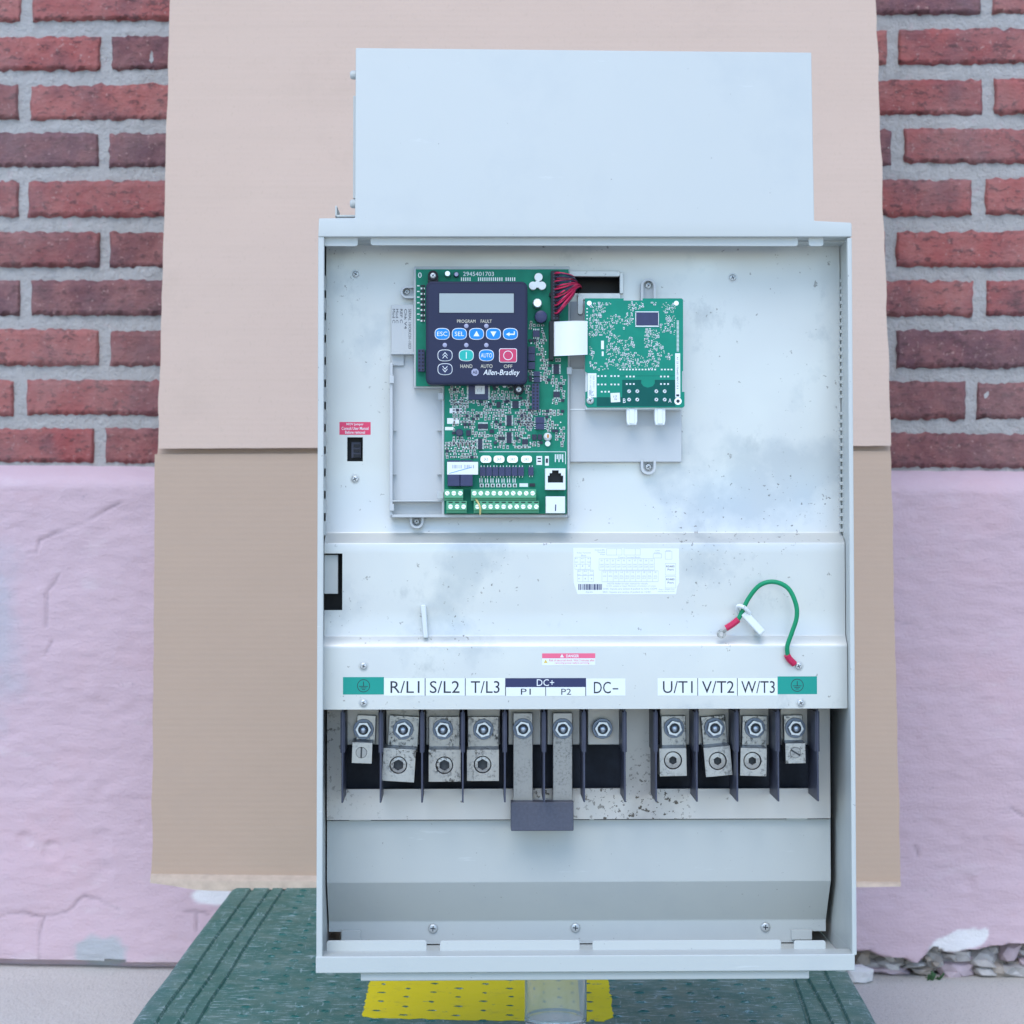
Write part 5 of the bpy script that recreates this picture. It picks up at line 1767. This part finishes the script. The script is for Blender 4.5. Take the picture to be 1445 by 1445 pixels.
# ribbon cable
mb = mm()
n = 12
vs, fs = [], []
for i in range(n + 1):
    t = i / n
    px = 780.5 + (829 - 780.5) * t
    d = 15.5 - 4.5 * math.sin(t * math.pi) - 1.5 * t
    ty, by = 454 - 2 * min(1, t * 1.6) + (0.8 * t), 502.5 - 2.2 * t
    for j in range(27):
        f = j / 26
        x, z = q(px, ty + (by - ty) * f, d)
        vs.append((x, d + (.22 if j % 2 else 0), z))
W = 27
fs = [(i * W + j + 1, i * W + j, (i + 1) * W + j, (i + 1) * W + j + 1) for i in range(n) for j in range(26)]
o = len(vs)
vs += [(x, y + .7, z) for x, y, z in vs]
fs += [tuple(o + k for k in reversed(f)) for f in fs]
for j in range(26):
    fs.append((j, j + 1, o + j + 1, o + j))
    fs.append((n * W + j + 1, n * W + j, o + n * W + j, o + n * W + j + 1))
for i in range(n):
    fs.append(((i + 1) * W, i * W, o + i * W, o + (i + 1) * W)); fs.append((i * W + 26, (i + 1) * W + 26, o + (i + 1) * W + 26, o + i * W + 26))
mb.add(vs, fs)
rb = part('ribbon_cable', mb, ['ribbon'], drive, angle=60)
mb = mm()
pbox(mb, 775, 452.8, 781.5, 508, 14.5, BD - .1, 0)
part('ribbon_plug', mb, ['black'], rb, bevel=.3, seg=1)

# ---- option board
OD = 18.5
mb = mm()
opts = [(825.5, 421), (880, 421), (880, 424), (907, 424), (907, 421), (962, 421), (964, 423), (964, 523), (962.5, 524.5), (962.5, 553), (966, 553), (966, 573), (964, 575), (829, 575), (826, 571), (826, 553), (829, 552), (829, 526), (825.5, 524)]
ppoly(mb, opts, OD, OD + 1.6)
ob = part('option_board', mb, ['pcb2'], drive, smooth=False)
def op(name, mats, fn, bevel=0.0, **kw):
    mb = mm()
    fn(mb)
    return part(name, mb, mats, ob, bevel=bevel, **kw)
def f(mb):
    pts = [(878, 536), (905, 536), (905, 541), (908, 545), (914, 547), (921, 545), (924, 541), (924, 536), (953, 536), (953, 573.5), (842, 573.5), (842, 560.5), (878, 560.5)]
    mb.prism([q(px, py, OD) for px, py in pts][::-1], OD - .06, OD - .01, 0)
op('ground_plane', ['pcb_dk'], f, smooth=False)
op('display_chip', ['chip2', 'solder'], lambda mb: (pbox(mb, 898, 441, 928.5, 459, OD - 1.4, OD - .05, 0), pbox(mb, 896.3, 439.2, 930, 441, OD - .5, OD - .02, 1), pbox(mb, 896.3, 459, 930, 461.5, OD - .5, OD - .02, 1),
   pbox(mb, 896.3, 441, 898, 459, OD - .5, OD - .02, 1), pbox(mb, 928.5, 441, 930, 459, OD - .5, OD - .02, 1)), bevel=.15, seg=1)
OK = lambda u, v: (820 + u / 7.607, 415 + v / 7.607)
def f(mb):
    a, b_ = OK(70, 850); c, e = OK(165, 1108)
    pbox(mb, a, b_, c, e, OD - .12, OD - .02, 0)
    for k, s in enumerate(('SK-U1-AENET', 'SER 50021')):
        x0, x1, z0, z1 = pr(a + 3 + k * 4.4, b_ + 3, a + 5.4 + k * 4.4, e - 3 - k * 10, OD - .15)
        put_text(mb, s, x0, x1, z0, z1, OD - .15, 1, turn=True)
    for i in range(8):
        for j in range(8):
            if rnd.random() < .5:
                pbox(mb, a + 1.8 + j * .9, e - 10 + i * 1, a + 2.7 + j * .9, e - 9 + i * 1, OD - .15, OD - .1, 1)
op('serial_label', ['sticker', 'ink_pale'], f, smooth=False)
def f(mb):
    a, b_ = OK(1010, 635); c, e = OK(1065, 1110)
    pbox(mb, a, b_, c, e, OD - .12, OD - .02, 0)
    x0, x1, z0, z1 = pr(a + 2, b_ + 5, a + 4.6, e - 12, OD - .15)
    put_text(mb, 'A1 22 1756402 REV C 0 3', x0, x1, z0, z1, OD - .15, 1, turn=True)
    pbox(mb, a + 1.5, e - 4.5, c - 1.5, e - 1.5, OD - .15, OD - .1, 1)
op('long_label', ['sticker', 'ink'], f, smooth=False)
def f(mb):
    x, z = q(868.3, 561, OD)
    rotbox(mb, x, z, 3.3, 3.3, R(3), OD - .12, OD - .02, 0)
    put_text(mb, '17', x - 1.2, x + 1.2, z - .1, z + 1.4, OD - .15, 1)
    put_text(mb, '30', x - .8, x + 1.2, z - 1.8, z - .6, OD - .15, 1)
op('inspection_sticker', ['sticker', 'ink'], f, smooth=False)
def f(mb):
    for cx_ in (887.7, 899.3, 926.2, 938):
        for cy_ in (552.2, 564):
            x, z = q(cx_, cy_, OD)
            mb.lathe(x, z, [(.5, OD - .5), (.9, OD - .6), (1.3, OD - .35), (1.5, OD)], 14, 0)
            mb.disc(x, z, .5, OD - .55, OD - .2, 10, 1)
    for u_, v_ in ((88, 98), (1022, 98)):
        px, py = OK(u_, v_)
        x, z = q(px, py, OD)
        mb.disc(x, z, 1.7, OD - .3, OD, 18, 0)
    px, py = OK(1040, 1150)
    x, z = q(px, py, OD)
    mb.ring(x, z, 1.25, 2.6, OD - .4, OD, 20, 0)
    mb.disc(x, z, 1.25, OD - .1, OD, 16, 1)
op('solder_joints', ['can', 'ink'], f, kind='stuff')
screw(*OK(97, 1142), OD - .2, 5.6, ob)
def f(mb):
    ptext(mb, 'B', *OK(450, 1120), *OK(478, 1168), OD - .1, 0)
    ptext(mb, 'A', *OK(937, 1120), *OK(970, 1165), OD - .1, 0)
    for k in range(12):
        a, b_ = OK(412 + k * 34, 802)
        pbox(mb, a, b_, a + 2.4, b_ + 2, OD - .15, OD - .02, 0)
    for k in range(4):
        a, b_ = OK(857 + k * 35, 802)
        pbox(mb, a, b_, a + 2.4, b_ + 2, OD - .15, OD - .02, 0)
    a, b_ = OK(420, 876); c, e = OK(1000, 880)
    pbox(mb, a, b_, c, e, OD - .05, OD - .01, 1)
    for k in range(24):
        a, b_ = OK(1026, 285 + k * 14)
        pbox(mb, a, b_, a + 3.2, b_ + .9, OD - .12, OD - .02, 0)
    for k in range(7):
        a, b_ = OK(57, 150 + k * 36)
        pbox(mb, a, b_, a + 2, b_ + 1.7, OD - .12, OD - .02, 0)
    for (u_, v_, w_, h_) in ((215, 500, 30, 90), (222, 615, 20, 50)):
        a, b_ = OK(u_, v_)
        pbox(mb, a, b_, a + w_ / 7.6, b_ + h_ / 7.6, OD - .06, OD - .02, 0)
    for (u0, v0) in ((490, 885), (858, 885), (490, 965), (858, 965), (185, 880), (325, 880), (185, 970), (325, 970), (222, 1048)):
        for k in range(3):
            a, b_ = OK(u0 + k * 38, v0)
            pbox(mb, a - 1.2, b_ - 1.1, a + 1.2, b_ + 1.1, OD - .2, OD - .02, 0)
op('silkscreen', ['white', 'pcb_dk'], f, smooth=False, kind='stuff')
mb = mm()
r0 = random.Random(5)
oc2 = [(894, 436, 932, 464), (877, 520, 960, 576), (826, 526, 844, 576), (950, 492, 964, 575), (842, 524, 960, 576), (942, 420, 952, 428), (868, 458, 879, 472)]
for k in range(2400):
    px, py = r0.uniform(832, 953), r0.uniform(427, 522)
    nn = noise.noise(Vector((px * .055, py * .055, 3.3)))
    if nn < -.16 or any(o_[0] < px < o_[2] and o_[1] < py < o_[3] for o_ in oc2) or (py > 478 and r0.random() < .35):
        continue
    oc2.append((px - 1.75, py - 1.55, px + 1.75, py + 1.55))
    k_ = r0.random()
    if k_ < .68:
        s_ = r0.uniform(.55, .85)
        x, z = q(px, py, OD)
        mb.disc(x, z, s_ * .55, OD - .15, OD - .02, 6, 0)
    else:
        w_, h_ = (1.7, 1.0) if r0.random() < .5 else (1.0, 1.7)
        pbox(mb, px - w_, py - h_, px + w_, py + h_, OD - .2, OD - .02, 1)
        pbox(mb, px - w_ * .5, py - h_ * .5, px + w_ * .5, py + h_ * .5, OD - .6, OD - .1, 2)
part('surface_mount_parts', mb, ['pad', 'solder', 'chip'], ob, kind='stuff', smooth=False)
for a in (884.3, 924):
    mb = mm()
    x0, x1, z0, z1 = pr(a, 572, a + 15.3, 599.5, 19)
    mb.prism([(x0 + .8, z0), (x1 - .8, z0), (x1, z0 + 3), (x1, z1), (x0, z1), (x0, z0 + 3)], 20.2, 28)
    mb.box(x0 + 2, x1 - 2, 19.6, 20.3, z0 + .8, z1 - 2)
    part('plug_housing', mb, ['nylon'], ob, bevel=.5)

# ---- keypad
KD = 9.0
x0, x1, z0, z1 = pr(601, 397, 744.5, 542.5, KD)
mb = mm()
mb.prism(rrect(x0, x1, z0, z1, 4.2, 5), KD, 23.5, 0)
kp = part('keypad', mb, ['navy'], drive, bevel=1.0, seg=3, label='navy operator keypad with screen and coloured buttons')
mb = mm()
mb.prism(rrect(x0 + 1.8, x1 - 1.8, z0 + 1.8, z1 - 1.8, 3.2, 5), KD - .12, KD, 0)
part('overlay', mb, ['navy_in'], kp, smooth=False)
FK = KD - .15
mb = mm()
pbox(mb, 618.5, 412.5, 726.5, 442.8, KD - .22, KD - .1, 1)
pbox(mb, 620, 414, 725, 441.3, KD - .3, KD - .21, 0)
part('screen', mb, ['lcd', 'navy'], kp, smooth=False)
def oval(px, py, w_, h_, k=1.0):
    x, z = q(px, py, KD)
    a, b_ = w_ / 2 / PXMM * k, h_ / 2 / PXMM * k
    n = 28
    return x, z, [(x + a * math.copysign(abs(math.cos(t)) ** .72, math.cos(t)), z + b_ * math.copysign(abs(math.sin(t)) ** .72, math.sin(t))) for t in (2 * math.pi * i / n for i in range(n))]
def button(px, py, face, icon, w_=21.4, h_=16.8, lab=None):
    mb = mm()
    x, z, po = oval(px, py, w_, h_)
    _, _, pi_ = oval(px, py, w_ - 1.8, h_ - 1.8)
    mb.prism(po, KD - .35, KD - .1, 1)
    mb.prism(pi_, KD - .6, KD - .3, 0)
    y = KD - .64
    T = lambda pts, m=1: mb.prism([(x + u, z + v) for u, v in pts], y, y + .06, m)
    if icon in ('ESC', 'SEL', 'AUTO'):
        w2 = {'ESC': 14.6, 'SEL': 13.2, 'AUTO': 16}[icon] / 2 / PXMM
        put_text(mb, icon, x - w2, x + w2, z - 1.55, z + 1.55, y, 1)
    elif icon == 'up': T([(-2.1, -1.7), (2.1, -1.7), (0, 2.1)])
    elif icon == 'down': T([(2.1, 1.7), (-2.1, 1.7), (0, -2.1)])
    elif icon == 'enter':
        T([(-3.2, -.3), (-.6, -1.7), (-.6, 1.1)])
        mb.box(x - .6, x + 3.1, y, y + .06, z - .75, z + .15, 1); mb.box(x + 2.4, x + 3.1, y, y + .06, z + .15, z + 1.8, 1)
    elif icon in ('cup', 'cdown'):
        s = 1 if icon == 'cup' else -1
        for o_ in (-.9, 1.1):
            for sg in (-1, 1):
                pts = [(0, s * (o_ + 1.2)), (sg * 1.7, s * (o_ - .9)), (sg * 1.7, s * (o_ - 1.5)), (0, s * (o_ + .5))]
                T(pts)
    elif icon == 'I': mb.box(x - .3, x + .3, y, y + .06, z - 2.3, z + 2.3, 1)
    part('button', mb, [face, 'white'], kp, smooth=False, label=lab)
for px, ic_ in ((624, 'ESC'), (648.2, 'SEL'), (672.4, 'up'), (696.3, 'down'), (720.2, 'enter')):
    button(px, 471.2, 'btn', ic_)
button(628, 501.5, 'btn_d', 'cup', lab='dark button with double chevron up')
button(628, 521, 'btn_d', 'cdown', lab='dark button with double chevron down')
button(658, 501.5, 'btn_g', 'I', lab='green start button')
button(686.4, 501.5, 'btn', 'AUTO')
mb = mm()
xa, xb, za, zb_ = pr(704.3, 491.7, 729.5, 511.5, KD)
mb.prism(rrect(xa, xb, za, zb_, 1.3), KD - .35, KD - .1, 1)
mb.prism(rrect(xa + .45, xb - .45, za + .45, zb_ - .45, 1.0), KD - .6, KD - .3, 0)
mb.ring((xa + xb) / 2, (za + zb_) / 2, 2.9, 3.35, KD - .66, KD - .58, 26, 1)
part('button', mb, ['btn_r', 'white'], kp, smooth=False, label='square red stop button')
for px, py in ((658, 460), (686.3, 460), (627.7, 487), (658, 487), (686.3, 487)):
    mb = mm()
    x, z = q(px, py, KD)
    mb.lathe(x, z, [(.02, KD - .5), (1.0, KD - .45), (1.6, KD - .1)], 16)
    part('indicator', mb, ['led'], kp)
mb = mm()
for s, a, b_, y, h_ in (('PROGRAM', 645, 671, 451, 4.6), ('FAULT', 678.3, 694, 451, 4.6), ('HAND', 649.7, 666.5, 514.2, 5), ('AUTO', 678.2, 695, 514.2, 5), ('OFF', 711, 723, 514.5, 4.8)):
    ptext(mb, s, a, y, b_, y + h_, KD - .2, 0)
part('keypad_print', mb, ['cream'], kp, smooth=False)
mb = mm()
ptext(mb, 'Allen-Bradley', 681.8, 521.5, 733.5, 531.6, KD - .2, 0, shear=.25, bold=.004)
x, z = q(670.3, 525.3, KD)
mb.disc(x, z, 2.7, KD - .2, KD - .1, 8, 1, a0=R(22.5))
put_text(mb, 'AB', x - 1.7, x + 1.7, z - 1.2, z + 1.2, KD - .24, 2, bold=.01)
part('logo', mb, ['white', 'led', 'navy_in'], kp, smooth=False)
def kear(px, py, up):
    mb = mm()
    x, z = q(px, py, 18)
    r = 7.4 / PXMM
    pts = []
    for k in range(13):
        a = R(180 * k / 12)
        pts.append((x + r * math.cos(a), z + (1 if up else -1) * r * math.sin(a)))
    e = -6 if up else 6
    pts = [(x + r, z + e)] + pts + [(x - r, z + e)]
    if not up: pts.reverse()
    mb.prism(pts, 17, 25.8, 0)
    mb.ring(x, z, r * .66, r * .98, 15.8, 17.2, 20, 0)
    part('keypad_ear', mb, ['black'], kp, bevel=.3, seg=1)
    screw(px, py, 16.9, 4.4, kp)
kear(611, 389, True)
kear(732, 549.5, False)

# ================================================================== clear plastic cup under the drive
def mk_clear():
    m, t, b = new_mat('clear_plastic')
    co = coords(t)
    b.inputs['Base Color'].default_value = (0.93, 0.96, 0.98, 1)
    b.inputs['Transmission Weight'].default_value = 0.86
    b.inputs['IOR'].default_value = 1.45
    t.links.new(ramp(t, noise_tex(t, co, 40.0, 4), 0.3, 0.7, 0.0, 0.05), b.inputs['Roughness'])
    bump(t, b, noise_tex(t, co, 60.0, 3), 0.05, 0.001)
    return m
M['clear'] = mk_clear()
M['cup_lid'] = simple('frosted_lid', (0.72, 0.74, 0.74), 0.4, 0, 0.03)
bpy.context.view_layer.update()
CD = 60.0
xc = q(784, 1383, CD)[0]
wp = drive.matrix_world @ Vector((xc * .001, CD * .001, q(826, 1383, 4)[1] * .001))
rc_ = 44 / FPX * wp.y
cup = bpy.data.objects.new('plastic_cup', None)
COL.objects.link(cup)
cup.location = (wp.x, wp.y, DECK + .0004)
thing(cup, 'clear plastic cylinder on the cart deck holding the drive up', 'cup')
Hc = wp.z - DECK - .0016
def vlathe(prof, n, mats, name):
    mb = MB()
    mb.lathe(0, 0, prof, n)
    mb.v = [(x, z, y) for x, y, z in mb.v]
    return part(name, mb, mats, cup)
zf = .0705
vlathe([(.001, zf + .002), (rc_ - .003, zf + .002), (rc_ - .0014, zf + .004), (rc_ - .0014, Hc - .0045), (rc_, Hc - .0045), (rc_, zf + .001), (rc_ - .001, zf), (.001, zf)], 56, ['clear'], 'wall')
M['frost'] = simple('frosted_plastic', (0.62, 0.68, 0.72), 0.35, 0, 0.03)
M['frost'].node_tree.nodes['Principled BSDF'].inputs['Transmission Weight'].default_value = 0.45
vlathe([(.001, zf - .0004), (rc_ - .0025, zf - .0004), (rc_ - .0008, zf - .002), (rc_ - .0008, .001), (rc_ - .002, 0), (.001, 0)], 56, ['frost'], 'base')
vlathe([(.001, Hc - .0042), (rc_ - .004, Hc - .0042), (rc_ - .001, Hc - .003), (rc_ - .001, Hc), (.001, Hc)], 48, ['cup_lid'], 'lid')
